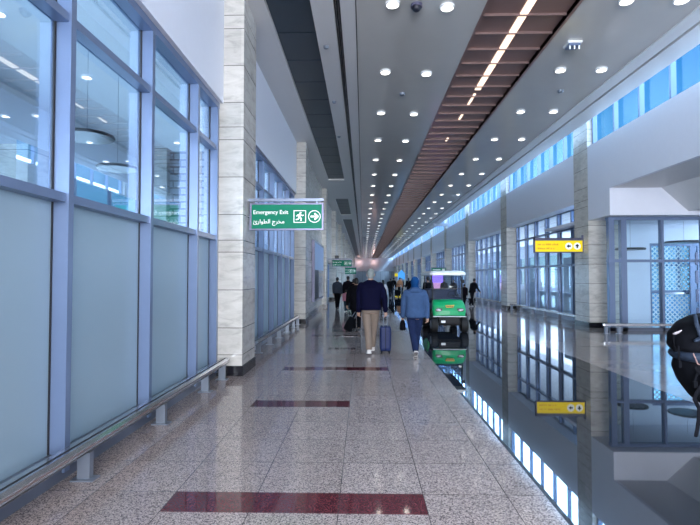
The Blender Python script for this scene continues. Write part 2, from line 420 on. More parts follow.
# ---- left side: glazed bays, white wall above, stone bays
def side_window(n, s, xf, xb, xg, y0, y1, muls, sill, trans, head, lower, upper, face_w=.07):
    """glazed bay in a side wall. xf room-side face of the frames, xb back face, xg glass plane"""
    w = structure(empty('window_%d' % n, (xg, y0, 0)))
    a, b = min(xf, xb), max(xf, xb)
    def P(name, m, *bx):
        bx = [(p[0]-xg, p[1]-xg, p[2]-y0, p[3]-y0, p[4], p[5]) for p in bx]
        return B(name, m, *bx, parent=w)
    for y in muls: P('mullion', 'blue_aluminium', (a, b, y, y+face_w, .06, head))
    for k, (z0, z1) in enumerate(trans):
        P('transom', 'blue_aluminium', (a+(.0 if s > 0 else .02), b-(.02 if s < 0 else 0), y0, y1, z0, z1))
    P('head_frame', 'blue_aluminium', (a, b, y0, y1, head, head+.09))
    P('sill', 'grey_steel', (a, b, y0, y1, sill-.06, sill))
    P('kick_plate', 'dark_aluminium', (a+.02, b-.02, y0, y1, 0, sill-.06))
    zl = [sill]+[t[0] for t in trans]; zh = [trans[0][0]]+[t[0] for t in trans[1:]]+[head]
    zz = [sill]
    levels = [(sill, trans[0][0])] + [(trans[i][1], (trans[i+1][0] if i+1 < len(trans) else head)) for i in range(len(trans))]
    for i, (z0, z1) in enumerate(levels):
        m = lower if i == 0 else upper
        P('frosted_pane' if m == 'frosted_glass' else 'clear_pane', m, (xg-.006, xg+.006, y0, y1, z0, z1))
    # black gaskets along each mullion
    g = []
    for y in muls: g += [(xg-.012, xg+.012, y-.02, y+.0, sill, head), (xg-.012, xg+.012, y+face_w, y+face_w+.02, sill, head)]
    P('gasket', 'black_gap', *g)
    return w
LF, LB, LG = -2.35, -2.52, -2.485
lw_trans = [(2.20, 2.27), (3.66, 3.73)]
side_window(1, -1, LF, LB, LG, -.01, 8.08, [.87, 2.40, 3.92, 5.47, 7.02, 7.98], .20, lw_trans, 4.36, 'frosted_glass', 'clear_glass')
for n, i in ((2, 2),):
    side_window(n, -1, LF, LB, LG, 9.01, 17.10, [9.1, 10.4, 11.75, 13.1, 14.45, 15.8, 17.0], .20, lw_trans, 4.36, 'frosted_glass', 'clear_glass')
def wall_left(*bx): structure(B('wall_left', 'white_paint', *bx))
wall_left((-2.6, -2.29, YA, 8.08, 4.45, CZ))
wall_left((-2.6, -2.29, 9.01, 17.10, 4.45, CZ))
structure(B('wall_left', 'beige_stone', (-2.6, -2.35, YA, -.01, 0, 4.45)))
structure(B('wall_left', 'beige_stone', (-2.6, -2.15, 18.05, 26.12, 0, CZ)))
structure(B('baseboard_left', 'black_base', (-2.15, -2.13, 18.05, 26.12, 0, .16)))
for k, i in enumerate(range(4, 15)):
    y0, y1 = LCOL[i]+.93, LCOL[i+1] if i+1 < len(LCOL) else YB
    if k == 0:
        structure(B('wall_left', 'beige_stone', (-2.6, -2.2, y0, y1, 2.5, CZ)))
        side_window(3, -1, LF, LB, LG, y0, y1, [y0+.2+j*1.25 for j in range(7)], .20, [(1.4, 1.45)], 2.41, 'clear_glass', 'clear_glass')
    else:
        structure(B('wall_left', 'beige_stone', (-2.6, -2.2, y0, y1, 2.6, CZ)))
        side_window(3+k, -1, LF, LB, LG, y0, y1, [y0+.2+j*1.4 for j in range(6)], .20, [(2.1, 2.15)], 2.51, 'sky_glass', 'sky_glass')
# left side hall beyond the glass
structure(B('ceiling_side_hall', 'white_ceiling', (-9.2, -2.6, YA, YB, 6.3, 6.5)))
structure(B('wall_side_hall', 'white_paint', (-9.2, -9.0, YA, YB, 0, .9), (-9.2, -9.0, YA, YB, 4.7, 6.3)))
structure(B('wall_side_hall', 'white_paint', (-9.2, -2.6, YA-.2, YA, 0, 6.5)))
bm = bmesh.new()
for j in range(-4, 60): box(bm, -9.15, -9.03, j*2.2, j*2.2+.08, .9, 4.7)
o = structure(mesh_obj('window_20', bm, 'blue_aluminium'))
structure(B('wall_side_hall', 'beige_stone', (-5.9, -5.3, 13.3, 14.0, 0, 5.1)))
structure(B('wall_side_hall', 'grey_block', (-5.29, -4.1, 13.5, 13.9, 0, 5.05)))
structure(B('wall_side_hall', 'beige_stone', (-6.8, -5.9, 8.6, 9.2, 0, 3.95)))  # added pier, stands in for a right-hand column mirrored in the left glass

# ---- right side
RX = 7.14
def bulk(name, y0, y1, zb):
    structure(B(name, 'white_paint', (RX, RX+.10, y0, y1, zb, 5.74), (RX+.10, 7.72, y0, y1, 5.6, 5.74), (RX+.1, 7.85, y0, y1, zb, zb+.12)))
for i in range(3, len(RCOL)-1):
    bulk('wall_right', RCOL[i]+1.05, RCOL[i+1], 4.05)
# near bulkhead: straight face, step down to the alcove front, sloping inner face
bm = bmesh.new()
box(bm, RX, RX+.10, YA, 14.6, 4.18, 5.74)
box(bm, RX, RX+.10, 14.6, 16.0, 3.39, 5.74)
box(bm, RX+.10, 7.72, YA, 16.0, 5.6, 5.74)
structure(mesh_obj('wall_right', bm, 'white_paint'))
bm = bmesh.new(); poly_prism(bm, [(RX+.1, 4.18), (8.62, 4.18), (9.37, 3.50), (12.2, 3.50), (12.2, 4.5), (RX+.1, 4.5)], YA, 14.6)
structure(mesh_obj('ceiling_alcove', bm, 'white_ceiling'))
structure(B('wall_right', 'white_paint', (RX+.1, 12.2, 14.6, 14.72, 3.39, 4.2)))
structure(B('ceiling_alcove', 'white_paint', (RX+.1, 12.2, 14.72, 20.0, 3.39, 3.5)))
structure(B('wall_right', 'white_paint', (12.0, 12.2, YA, 14.7, 0, 4.4)))
# alcove glazed front (faces the viewer)
w = structure(empty('window_30', (7.3, 15.1, 0)))
def P(name, m, *bx): return B(name, m, *[(p[0]-7.3, p[1]-7.3, p[2]-15.1, p[3]-15.1, p[4], p[5]) for p in bx], parent=w)
for x in (7.32, 7.68, 8.86, 10.06, 11.3): P('mullion', 'blue_aluminium', (x, x+(.16 if x < 8 else .07), 15.05, 15.22, .0, 3.39))
P('transom', 'blue_aluminium', (7.3, 12.0, 15.06, 15.2, 2.04, 2.12)); P('head_frame', 'blue_aluminium', (7.3, 12.0, 15.04, 15.22, 3.30, 3.39))
P('sill', 'dark_aluminium', (7.3, 12.0, 15.05, 15.22, 0, .1)); P('clear_pane', 'sky_glass', (7.3, 12.0, 15.12, 15.13, .1, 3.3))
# vestibule behind it
structure(B('wall_vestibule', 'beige_stone', (7.74, 8.9, 17.3, 17.6, 0, 3.39)))
structure(B('wall_vestibule', 'white_paint', (8.9, 9.75, 17.25, 17.6, 0, 3.39), (9.75, 14.0, 17.3, 17.6, 2.75, 3.39)))
structure(B('floor_vestibule', 'pale_tile', (7.2, 14.0, 15.0, 17.6, -.2, -.003)))
w = structure(empty('window_31', (9.7, 17.4, 0)))
for x in (9.75, 10.15, 11.25, 11.7, 12.55, 13.0, 13.6): B('mullion', 'blue_aluminium', (x-9.7, x-9.7+.1, -.08, .08, 0, 2.75), parent=w)
B('push_bar', 'steel', (.4, 4.1, -.12, -.06, 1.02, 1.08), parent=w)
B('transom', 'blue_aluminium', (.0, 4.3, -.07, .07, 1.05, 1.15), (.0, 4.3, -.07, .07, 2.65, 2.75), parent=w)
B('lattice_pane', 'lattice_glass', (.05, 4.2, -.01, .01, 0, 2.65), parent=w)
for k, x in enumerate((11.0, 11.25)):
    B('slotted_post', 'blue_aluminium', (x-9.7, x-9.7+.2, -.3, -.24, 0, 2.65), parent=w)
B('slot', 'sign_frame', *[(1.47, 1.55, -.32, -.295, .15+j*.62, .15+j*.62+.42) for j in range(4)], parent=w)

RF, RB, RG = 7.60, 7.77, 7.70
for n, i in enumerate(range(3, len(RCOL)-1)):
    y0, y1 = RCOL[i]+1.05, RCOL[i+1]
    side_window(40+n, 1, RF, RB, RG, y0, y1, [y0+.02+j*1.305 for j in range(7)], .22, [(2.0, 2.08), (3.33, 3.40)], 4.05, 'sky_glass', 'sky_glass', .10)
# clerestory windows, one per bay
for n, i in enumerate(range(0, len(RCOL)-1)):
    y0, y1 = RCOL[i]+1.05, RCOL[i+1]
    if i < 3: y0 = RCOL[i]
    w = structure(empty('window_%d' % (60+n), (7.4, y0, 5.74)))
    nm = 7 if i >= 3 else 8
    st = 1.45
    for j in range(nm):
        yy = (y1-.10-j*1.34) - y0
        if yy < -.01: continue
        B('mullion', 'blue_aluminium', (-.12, .005, yy, yy+.08, 0, 2.0), parent=w)
    B('clear_pane', 'sky_glass', (.01, .02, 0, y1-y0, 0, 2.0), parent=w)
    B('sill', 'blue_aluminium', (-.06, .10, 0, y1-y0, 0, .05), parent=w)
# hall beyond the right glazing
structure(B('floor_right_hall', 'pale_tile', (7.72, 14.0, 17.6, YB, -.2, -.005)))
structure(B('ceiling_right_hall', 'white_paint', (7.85, 14.0, 17.6, YB, 4.2, 4.4)))
structure(B('wall_right_hall', 'white_paint', (13.9, 14.0, 17.6, YB, 0, .95), (13.9, 14.0, 17.6, YB, 3.2, 4.2)))
bm = bmesh.new()
for j in range(0, 53): box(bm, 13.88, 14.0, 18+j*2.2, 18.12+j*2.2, .95, 3.2)
box(bm, 13.9, 13.98, 17.6, YB, 2.1, 2.2)
structure(mesh_obj('window_80', bm, 'blue_aluminium'))
structure(B('wall_right_hall', 'dim_grey', (10.5, 10.8, 24.0, 26.5, 0, 2.6), (11.5, 11.8, 33, 36, 0, 2.4), (10.5, 10.8, 41, 46, 0, 2.6)))
structure(B('wall_right_hall', 'white_paint', (9.6, 9.75, 17.6, 60, 0, .85)))
# cross beam near the far clerestory, far end of the hall
structure(B('trim_7', 'grey_steel', (5.8, 7.4, 41.6, 42.0, 5.85, 6.05)))
structure(B('wall_back', 'white_paint', (-2.6, 12.2, YA-.2, YA, 0, .7), (-2.6, 12.2, YA-.2, YA, 5.8, 7.8)))
structure(B('wall_front', 'white_paint', (-2.6, 8.2, 122.0, 122.3, 3.0, CZ)))
structure(B('wall_front', 'dim_grey', (-2.6, 8.2, YB, YB+.2, 0, 7.8)))
bm = bmesh.new()
for j in range(10): box(bm, -2.4+j*1.1, -2.3+j*1.1, 122.0, 122.2, 0, 3.0)
structure(mesh_obj('window_81', bm, 'grey_steel'))

# ================================================================== FIXTURES
# downlights: (> trim ring, lens)
def make_downlight(far=False):
    t = empty('downlight')
    bm = bmesh.new(); n = 20
    loft(bm, [ring_pts(Vector((0, 0, z)), Vector((1, 0, 0)), Vector((0, 1, 0)), r*.9, r*.9, n) for r, z in ((.140, 0), (.135, -.045), (.118, -.045), (.108, 0))], cap=False)
    mesh_obj('trim_ring', bm, 'trim_white', t)
    bm = bmesh.new(); loft(bm, [ring_pts(Vector((0, 0, z)), Vector((1, 0, 0)), Vector((0, 1, 0)), .097, .097, n) for z in (-.003, .0)])
    mesh_obj('lens', bm, 'lamp_white', t)
    return t
def copy_thing(t, loc, rz=None):
    r = t.copy(); col.objects.link(r); r.location = loc
    if rz is not None: r.rotation_euler = (0, 0, rz)
    for c in list(t.children):
        d = c.copy(); col.objects.link(d); d.parent = r
        for g in c.children:
            e_ = g.copy(); col.objects.link(e_); e_.parent = d
    return r
dl = make_downlight(); first = True
rows = ((.51, 'first', 'beside the dark shadow gap of the white strip'), (1.45, 'second', 'beside the left edge of the brown ribbed recess'),
        (4.43, 'third', 'beside the right edge of the brown ribbed recess'), (5.34, 'fourth', 'beside the beam over the high windows'))
for x, nm, where in rows:
    for j in range(45):
        y = 2.75+2.82*j+(.12 if x > 1 and x < 2 else 0)
        if y > 121: break
        if first: t = dl; t.location = (x, y, CZ+.01); first = False
        else: t = copy_thing(dl, (x, y, CZ+.01))
        tag(t, 'round white ceiling downlight in the row '+where, 'ceiling light', 'downlights '+where)

def disc(name, r, h, loc, m, label, cat, group=None, parts=True):
    bm = bmesh.new()
    loft(bm, [ring_pts(Vector((0, 0, z)), Vector((1, 0, 0)), Vector((0, 1, 0)), q, q, 18) for q, z in ((r, 0), (r, -h*.5), (r*.7, -h), (r*.2, -h*1.05))])
    o = mesh_obj(name, bm, m, loc=loc, smooth=False); tag(o, label, cat, group); return o
disc('smoke_detector', .055, .05, (-.74, 9.93, CZ), 'grey_steel', 'small detector on the white ceiling strip, nearest the viewer', 'smoke detector')
disc('smoke_detector', .055, .05, (-.76, 13.1, CZ), 'grey_steel', 'small detector on the white ceiling strip, second one along', 'smoke detector')
disc('smoke_detector', .055, .05, (-.79, 16.4, CZ), 'grey_steel', 'small detector on the white ceiling strip, third one along', 'smoke detector')
disc('smoke_detector', .075, .06, (1.0, 12.6, CZ+.01), 'grey_steel', 'small round detector between the two left downlight rows', 'smoke detector')
disc('smoke_detector', .075, .06, (4.94, 12.5, CZ+.01), 'grey_steel', 'small round detector between the two right downlight rows', 'smoke detector')
# dark dome camera at the top edge
t = empty('dome_camera', (.92, 8.45, CZ+.01)); tag(t, 'black dome security camera on the grey ceiling at the top edge', 'security camera')
bm = bmesh.new(); loft(bm, [ring_pts(Vector((0, 0, z)), Vector((1, 0, 0)), Vector((0, 1, 0)), .10, .10, 18) for z in (0, -.05)]); mesh_obj('housing', bm, 'sign_frame', t)
bm = bmesh.new(); ell(bm, (0, 0, -.05), (.08, .08, .08)); mesh_obj('dome', bm, 'screen_dark', t, smooth=True)
# square projecting fixture on the right ceiling
t = empty('ceiling_beacon', (4.18, 9.95, CZ+.01)); tag(t, 'square pale fixture with small lamps hanging from the right grey ceiling', 'ceiling fixture')
B('plate', 'trim_white', (-.14, .14, -.14, .14, -.05, 0), parent=t, bev=.01)
B('rim', 'blue_aluminium', (-.11, .11, -.11, .11, -.09, -.05), parent=t)
for sx in (-.09, 0, .09):
    bm = bmesh.new(); tube(bm, [(sx, -.09, -.09), (sx, -.09, -.15)], .014, 8); mesh_obj('lamp', bm, 'sign_white', t)

# dark ring lamps hanging in the left side hall, and in the vestibule
def ring_lamp(x, y, z, top, r, label, grp):
    t = empty('pendant_lamp', (x, y, z)); tag(t, label, 'pendant lamp', grp)
    bm = bmesh.new(); loft(bm, [ring_pts(Vector((0, 0, q)), Vector((1, 0, 0)), Vector((0, 1, 0)), a, a, 28) for a, q in ((r*.96, .03), (r, 0), (r*.96, -.03))]); mesh_obj('disc', bm, 'sign_black', t)
    bm = bmesh.new(); tube(bm, [(0, 0, .02), (0, 0, top-z)], .004, 6); mesh_obj('cord', bm, 'dark_aluminium', t)
ring_lamp(-5.3, 9.4, 4.3, 6.3, .5, 'upper dark disc lamp seen through the second left window pane', None)
ring_lamp(-5.3, 10.6, 3.95, 6.3, .42, 'lower dark disc lamp seen through the second left window pane', None)
ring_lamp(8.6, 16.3, 2.5, 3.39, .45, 'dark disc lamp behind the glass front, nearer the stone column', None)
ring_lamp(10.3, 16.3, 2.72, 3.39, .55, 'dark disc lamp behind the glass front, above the lattice doors', None)

# bumper rails ------------------------------------------------------------
def rail_side(x, y0, y1, posts, label, s):
    """s: +1 rail stands on the left side of the hall (faces +X)"""
    t = empty('bumper_rail', (x, y0, 0)); tag(t, label, 'bumper rail')
    L = y1-y0
    bm = bmesh.new(); sec = [(-.06, .215), (.035, .215), (.06, .235), (.06, .285), (.035, .305), (.01, .305), (.008, .298), (-.008, .298), (-.01, .305), (-.06, .305)]
    poly_prism(bm, [(a*s, b) for a, b in sec], 0, L, 'xz'); mesh_obj('rail', bm, 'steel', t)
    B('stripe', 'brown_rib', (min(.061*s, .057*s), max(.061*s, .057*s), 0, L, .262, .272), parent=t)
    B('groove', 'black_gap', (-.012, .012, 0, L, .297, .3055), (min(.062*s, .05*s), max(.062*s, .05*s), 0, L, .238, .244), parent=t)
    for y in posts:
        p = B('post', 'grey_steel', (-.05, .05, y-y0-.03, y-y0+.03, .012, .215), parent=t)
        B('foot_plate', 'grey_steel', (-.09, .09, -.06, .06, 0, .012), parent=p).location = (0, y-y0, 0)
rail_side(-2.2, -.5, 7.98, [.9, 2.42, 3.95, 5.45, 6.97, 7.8], 'steel bumper rail in front of the nearest frosted windows', 1)
rail_side(-2.2, 9.15, 17.0, [9.4, 10.5, 11.8, 13.1, 14.5, 15.8, 16.8], 'steel bumper rail behind the stone column with the exit sign', 1)
names = ('beside the column with the yellow sign', 'at the second right bay behind the golf cart', 'at the third right bay', 'at the fourth right bay', 'at the fifth right bay')
for i in range(3, 8):
    y0, y1 = RCOL[i]+1.15, RCOL[i+1]-.1
    rail_side(7.28, y0, y1, [y0+.15+j*(y1-y0-.3)/5 for j in range(6)], 'low steel bumper rail along the glass '+names[i-3], -1)
t = empty('bumper_rail', (6.75, 14.3, 0)); tag(t, 'steel bumper rail across the glazed alcove behind the backpack', 'bumper rail')
B('rail', 'steel', (0, 4.9, -.055, .055, .215, .30), parent=t, bev=.02)
for x in (.08, .45, 2.0, 3.5, 4.7):
    p = B('post', 'grey_steel', (x-.035, x+.035, -.04, .04, .012, .22), parent=t)
    B('foot_plate', 'grey_steel', (x-.07, x+.07, -.08, .08, 0, .012), parent=p)

# signs ---------------------------------------------------------------------
def text(body, size, loc, parent, m='sign_white', name='lettering'):
    cu = bpy.data.curves.new('t', 'FONT'); cu.body = body; cu.size = size; cu.extrude = .002
    o = bpy.data.objects.new('t', cu); col.objects.link(o)
    dg = bpy.context.evaluated_depsgraph_get(); dg.update()
    me = bpy.data.meshes.new_from_object(o.evaluated_get(dg)); bpy.data.objects.remove(o)
    me.materials.clear(); me.materials.append(M[m])
    o = bpy.data.objects.new(name, me); col.objects.link(o); o.parent = parent; o.location = loc; o.rotation_euler = (R(90), 0, 0)
    return o
ARAB = ''.join(chr(c) for c in [0xFEE3, 0xFEA8, 0xFEAE, 0xFE9D, 0x20, 0xFE8D, 0xFEDF, 0xFEC4, 0xFEEE, 0xFE8D, 0xFEAD, 0xFE89][::-1])
def exit_sign(x0, w, y, zc, h, label, wall_x):
    t = empty('exit_sign', (x0, y, zc)); tag(t, label, 'sign')
    B('panel', 'sign_green', (.03, w-.03, -.03, .03, -h/2, h/2), parent=t)
    B('frame', 'sign_frame', (0, w, -.04, .04, -h/2-.025, -h/2), (0, w, -.04, .04, h/2, h/2+.025), (0, .03, -.04, .04, -h/2, h/2), (w-.03, w, -.04, .04, -h/2, h/2), parent=t)
    B('bracket', 'dark_aluminium', (wall_x-x0, w, -.03, .03, h/2+.055, h/2+.105), (.1, .13, -.01, .01, h/2+.02, h/2+.06), (w-.13, w-.1, -.01, .01, h/2+.02, h/2+.06), parent=t)
    k = h/.46
    text('Emergency Exit', .108*k, (.06*k, -.032, .05*k), t)
    text(ARAB, .11*k, (.06*k, -.032, -.13*k), t)
    # running figure in a square
    cx, s = w-.455*k, .118*k
    bm = bmesh.new(); th = .012*k
    for a in ((-s, s, s-th, s), (-s, s, -s, -s+th), (-s, -s+th, -s, s), (s-th, s, -s, s)): box(bm, a[0], a[1], -.036, -.03, a[2], a[3])
    o = mesh_obj('pictogram_border', bm, 'sign_white', t); o.location = (cx, 0, 0)
    bm = bmesh.new()
    def stroke(p, q, r):
        p, q = Vector((p[0], 0, p[1]))*s, Vector((q[0], 0, q[1]))*s; d = (q-p).normalized(); n = Vector((-d.z, 0, d.x))*r*s
        poly_prism(bm, [((p+n).x, (p+n).z), ((q+n).x, (q+n).z), ((q-n).x, (q-n).z), ((p-n).x, (p-n).z)], -.036, -.03)
    poly_prism(bm, [(.12*s+.15*s*math.cos(i*PI/6), .62*s+.15*s*math.sin(i*PI/6)) for i in range(12)], -.036, -.03)
    stroke((.08, .45), (-.12, -.12), .17); stroke((.05, .38), (-.38, .25), .07); stroke((-.38, .25), (-.5, 0), .07)
    stroke((.1, .36), (.38, .12), .07); stroke((.38, .12), (.6, .25), .07); stroke((-.1, -.1), (.25, -.3), .1); stroke((.25, -.3), (.18, -.72), .09)
    stroke((-.12, -.1), (-.25, -.45), .1); stroke((-.25, -.45), (-.65, -.5), .08)
    o = mesh_obj('pictogram_figure', bm, 'sign_white', t); o.location = (cx, 0, 0)
    cx2 = w-.175*k; bm = bmesh.new(); n = 28
    loft(bm, [ring_pts(Vector((0, yy, 0)), Vector((1, 0, 0)), Vector((0, 0, 1)), r, r, n) for r, yy in ((s, -.03), (s, -.036), (s-th, -.036), (s-th, -.03))], cap=False)
    o = mesh_obj('arrow_border', bm, 'sign_white', t); o.location = (cx2, 0, 0)
    bm = bmesh.new(); stroke((-.62, 0), (.5, 0), .13); stroke((.02, .5), (.6, -.03), .13); stroke((.02, -.5), (.6, .03), .13)
    o = mesh_obj('arrow', bm, 'sign_white', t); o.location = (cx2, 0, 0)
exit_sign(-1.93, 1.26, 8.5, 2.63, .41, 'green emergency exit sign on the nearest left stone column', -1.955)
exit_sign(-1.93, 1.25, 31.0, 2.45, .38, 'second green exit sign down the hall, above a grey jacket', -2.2)
exit_sign(-2.0, 1.3, 53.3, 2.25, .62, 'farthest green exit sign, small and bright above the crowd', -1.9)
# small loudspeaker on the second sign
o = B('loudspeaker', 'sign_black', (-1.75, -1.5, 30.95, 31.1, 2.745, 2.93), bev=.02); tag(o, 'small black box on top of the second green sign', 'loudspeaker')
t = empty('direction_sign', (5.9, 43.2, 2.18)); tag(t, 'green hanging sign above the golf cart roof', 'sign')
B('panel', 'sign_green', (0, 1.2, -.03, .03, -.19, .19), parent=t); B('frame', 'sign_frame', (-.03, 1.24, -.04, .04, .19, .24), (-.03, 1.24, -.04, .04, -.22, -.19), parent=t)
B('pictogram', 'sign_white', (.9, 1.13, -.036, -.03, -.13, .13), (.1, .75, -.036, -.03, .03, .09), parent=t)
t = empty('direction_sign', (5.55, 16.4, 2.60)); tag(t, 'yellow sign with two round pictograms on the right stone column', 'sign')
B('panel', 'sign_yellow', (.04, 1.56, -.03, .03, -.18, .18), parent=t)
B('frame', 'sign_frame', (0, .04, -.045, .045, -.2, .26), (1.56, 1.6, -.045, .045, -.2, .36), (0, 1.6, -.045, .045, .18, .27), (0, 1.6, -.045, .045, -.21, -.18), parent=t)
for cx, kind in ((1.12, 0), (1.39, 1)):
    bm = bmesh.new(); loft(bm, [ring_pts(Vector((cx, yy, 0)), Vector((1, 0, 0)), Vector((0, 0, 1)), .115, .115, 24) for yy in (-.03, -.036)]); mesh_obj('pictogram_disc', bm, 'sign_white', t)
    bm = bmesh.new()
    if kind == 0: poly_prism(bm, [(cx-.07, 0), (cx+.0, .06), (cx+.0, .025), (cx+.06, .025), (cx+.06, -.025), (cx, -.025), (cx, -.06)], -.042, -.036)
    else: poly_prism(bm, [(cx-.07, -.0), (cx, .075), (cx+.07, 0), (cx+.025, 0), (cx+.025, -.06), (cx-.025, -.06), (cx-.025, 0)], -.042, -.036)
    mesh_obj('arrow', bm, 'sign_black', t)
bm = bmesh.new(); random.seed(3)
for row, z, n in ((0, .05, 11), (1, -.08, 8)):
    x = .12
    for j in range(n):
        wd = random.uniform(.03, .06); box(bm, x, x+wd, -.033, -.03, z-.02, z+random.uniform(.015, .04)); x += wd+random.choice((.012, .012, .04))
mesh_obj('lettering', bm, 'sign_orange', t)
t = empty('direction_sign', (6.0, 95, 2.0)); tag(t, 'far small yellow sign above the distant crowd', 'sign')
B('panel', 'sign_yellow', (0, 1.5, -.03, .03, -.3, .3), parent=t); B('pole', 'sign_frame', (1.45, 1.5, -.02, .02, -2.0, -.3), (0, .05, -.02, .02, -2.0, -.3), parent=t)
t = empty('wall_banner', (4.6, 60, 1.5)); tag(t, 'blue pointed banner standing beyond the crowd', 'banner')
bm = bmesh.new(); poly_prism(bm, [(-.42, -.2), (.42, -.2), (.42, .55), (0, .95), (-.42, .55)], -.03, .03); mesh_obj('panel', bm, 'banner_blue', t)
B('pole', 'grey_steel', (-.03, .03, -.03, .03, -1.5, -.2), parent=t); B('foot', 'grey_steel', (-.25, .25, -.2, .2, -1.5, -1.46), parent=t)
# big wall display on the left
t = empty('wall_display', (-2.14, 20.8, .56)); tag(t, 'tall bright blue advertising display on the left stone wall', 'display')
B('frame', 'sign_frame', (0, .12, 0, 4.8, 0, 2.6), parent=t)
B('screen', 'screen_blue', (.12, .125, .15, 4.65, 1.35, 2.5), parent=t); B('dark_picture', 'screen_dark', (.12, .125, .15, 1.9, .1, 1.35), parent=t); B('grey_picture', 'screen_grey', (.12, .125, 1.9, 4.65, .1, 1.35), parent=t)
# advertising totem seen through the cart windscreen
t = empty('advertising_totem', (5.35, 36, 0)); tag(t, 'purple and pink lit advertising totem behind the cart windscreen', 'display')
B('stand', 'sign_frame', (-.42, .42, 0, .2, 0, 1.75), parent=t); B('upper_screen', 'screen_purple', (-.38, .38, -.01, 0, 1.2, 1.7), parent=t); B('lower_screen', 'screen_pink', (-.38, .38, -.01, 0, .65, 1.2), parent=t)
# wall washers at the far bulkhead
for x, wd in ((-.9, 'left'), (2.7, 'right')):
    t = empty('wall_lamp', (x, 121.6, 5.6)); tag(t, 'far pinkish wall lamp on the end wall, the %s one of the pair' % wd, 'wall lamp')
    B('housing', 'trim_white', (-.3, .3, -.1, .1, 0, .15), parent=t)
    l = bpy.data.lights.new('bulb', 'POINT'); l.energy = 14; l.color = (1, .62, .55); l.shadow_soft_size = .3
    o = bpy.data.objects.new('bulb', l); col.objects.link(o); o.parent = t; o.location = (0, -.5, -.4)

# ================================================================== GOLF CART
t = empty('golf_cart', (2.48, 14.5, 0), 0)
tag(t, 'green and white golf cart facing the viewer on the black floor', 'golf cart')
cart = t
# front cowl
bm = bmesh.new()
prof = [(0, .45, .46), (.0, .47, .60), (.05, .455, .78), (.16, .43, .90), (.34, .42, .93)]   # y, halfwidth, z of the top line
rings = []
for y, hw, z in ((0.0, .46, .48), (.0, .475, .62), (.05, .47, .76), (.15, .45, .86), (.32, .44, .92), (.42, .44, .92)):
    rings.append([Vector((-hw, y, z)), Vector((-hw*.9, y-.05, z+.01)), Vector((-hw*.5, y-.085, z+.015)), Vector((0, y-.095, z+.02)), Vector((hw*.5, y-.085, z+.015)), Vector((hw*.9, y-.05, z+.01)), Vector((hw, y, z)), Vector((hw, .42, .44)), Vector((-hw, .42, .44))])
loft(bm, rings)
cowl = mesh_obj('front_cowl', bm, 'cart_green', cart, smooth=False, bev=.012)
bm = bmesh.new()
for sx in (-1, 1):
    pts = [(sx*.41, .66), (sx*.36, .71), (sx*.20, .695), (sx*.23, .62), (sx*.38, .61)]
    poly_prism(bm, pts, -.085, -.02)
mesh_obj('headlamp_surround', bm, 'sign_black', cowl)
for sx in (-1, 1):
    bm = bmesh.new(); ell(bm, (sx*.32, -.08, .655), (.075, .035, .032), rot=Matrix.Rotation(-sx*.12, 3, 'Y')); mesh_obj('headlamp', bm, 'headlamp', cowl, smooth=True)
# front badge: small dark marks on an orange ground
bm = bmesh.new(); poly_prism(bm, [(-.13, .79), (.13, .80), (.10, .725), (-.09, .72)], -.115, -.02); mesh_obj('badge', bm, 'sign_orange', cowl)
bm = bmesh.new()
for j in range(4):
    x = -.095+j*.05
    for q in ((x, x+.014), (x+.026, x+.038)): box(bm, q[0], q[1], -.119, -.115, .735, .78)
    box(bm, x, x+.034, -.119, -.115, .735 if j % 2 else .772, .743 if j % 2 else .78)
mesh_obj('badge_marks', bm, 'sign_black', cowl)
B('bumper_strip', 'cart_white', (-.475, .475, -.10, -.03, .455, .478), parent=cart, bev=.01)
B('bumper', 'rubber', (-.30, .30, -.05, .10, .25, .44), parent=cart, bev=.02)
B('licence_plate', 'cart_white', (-.24, -.12, -.065, -.05, .285, .35), parent=cart)
B('chassis', 'rubber', (-.42, .42, .1, 2.25, .22, .36), parent=cart)
B('floor_pan', 'rubber', (-.47, .47, .45, 1.2, .34, .38), parent=cart)
B('dashboard', 'seat_navy', (-.44, .44, .40, .55, .80, 1.0), parent=cart, bev=.02)
B('side_body', 'cart_green', (-.48, -.40, 1.2, 2.3, .36, .72), (.40, .48, 1.2, 2.3, .36, .72), (-.48, .48, 2.22, 2.3, .36, .72), parent=cart, bev=.015)
for y, hgt in ((.95, .80), (1.75, .80)):
    s_ = B('seat', 'seat_navy', (-.45, .45, y+.15, y+.62, .62, hgt), parent=cart, bev=.04)
    s2 = B('backrest', 'seat_navy', (-.44, .44, y+.55, y+.66, .84, 1.22), parent=cart, bev=.04)
B('seat_box', 'rubber', (-.40, .40, 1.15, 2.2, .36, .64), parent=cart)
# wheels
def wheel(x, y, parent, s):
    bm = bmesh.new(); n = 26; X = Vector((0, 1, 0)); Z = Vector((0, 0, 1)); c = Vector((x, y, .225))
    prof = [(.10, -.085), (.17, -.10), (.215, -.09), (.225, -.06), (.225, .06), (.215, .09), (.17, .10), (.10, .085)]
    loft(bm, [ring_pts(c+Vector((b, 0, 0)), X, Z, a, a, n) for a, b in prof])
    wh = mesh_obj('wheel', bm, 'rubber', parent, smooth=False)
    bm = bmesh.new(); loft(bm, [ring_pts(c+Vector((b*s, 0, 0)), X, Z, a, a, 16) for a, b in ((.13, .08), (.12, .102), (.05, .11), (.03, .125))]); mesh_obj('hub', bm, 'grey_steel', wh)
wheel(-.42, .10, cart, -1); wheel(.44, .10, cart, 1); wheel(-.44, 1.95, cart, -1); wheel(.46, 1.95, cart, 1)
bm = bmesh.new(); tube(bm, [(-.4, .10, .225), (.4, .10, .225)], .03, 8); tube(bm, [(-.4, 1.95, .225), (.4, 1.95, .225)], .03, 8); mesh_obj('axle', bm, 'rubber', cart)
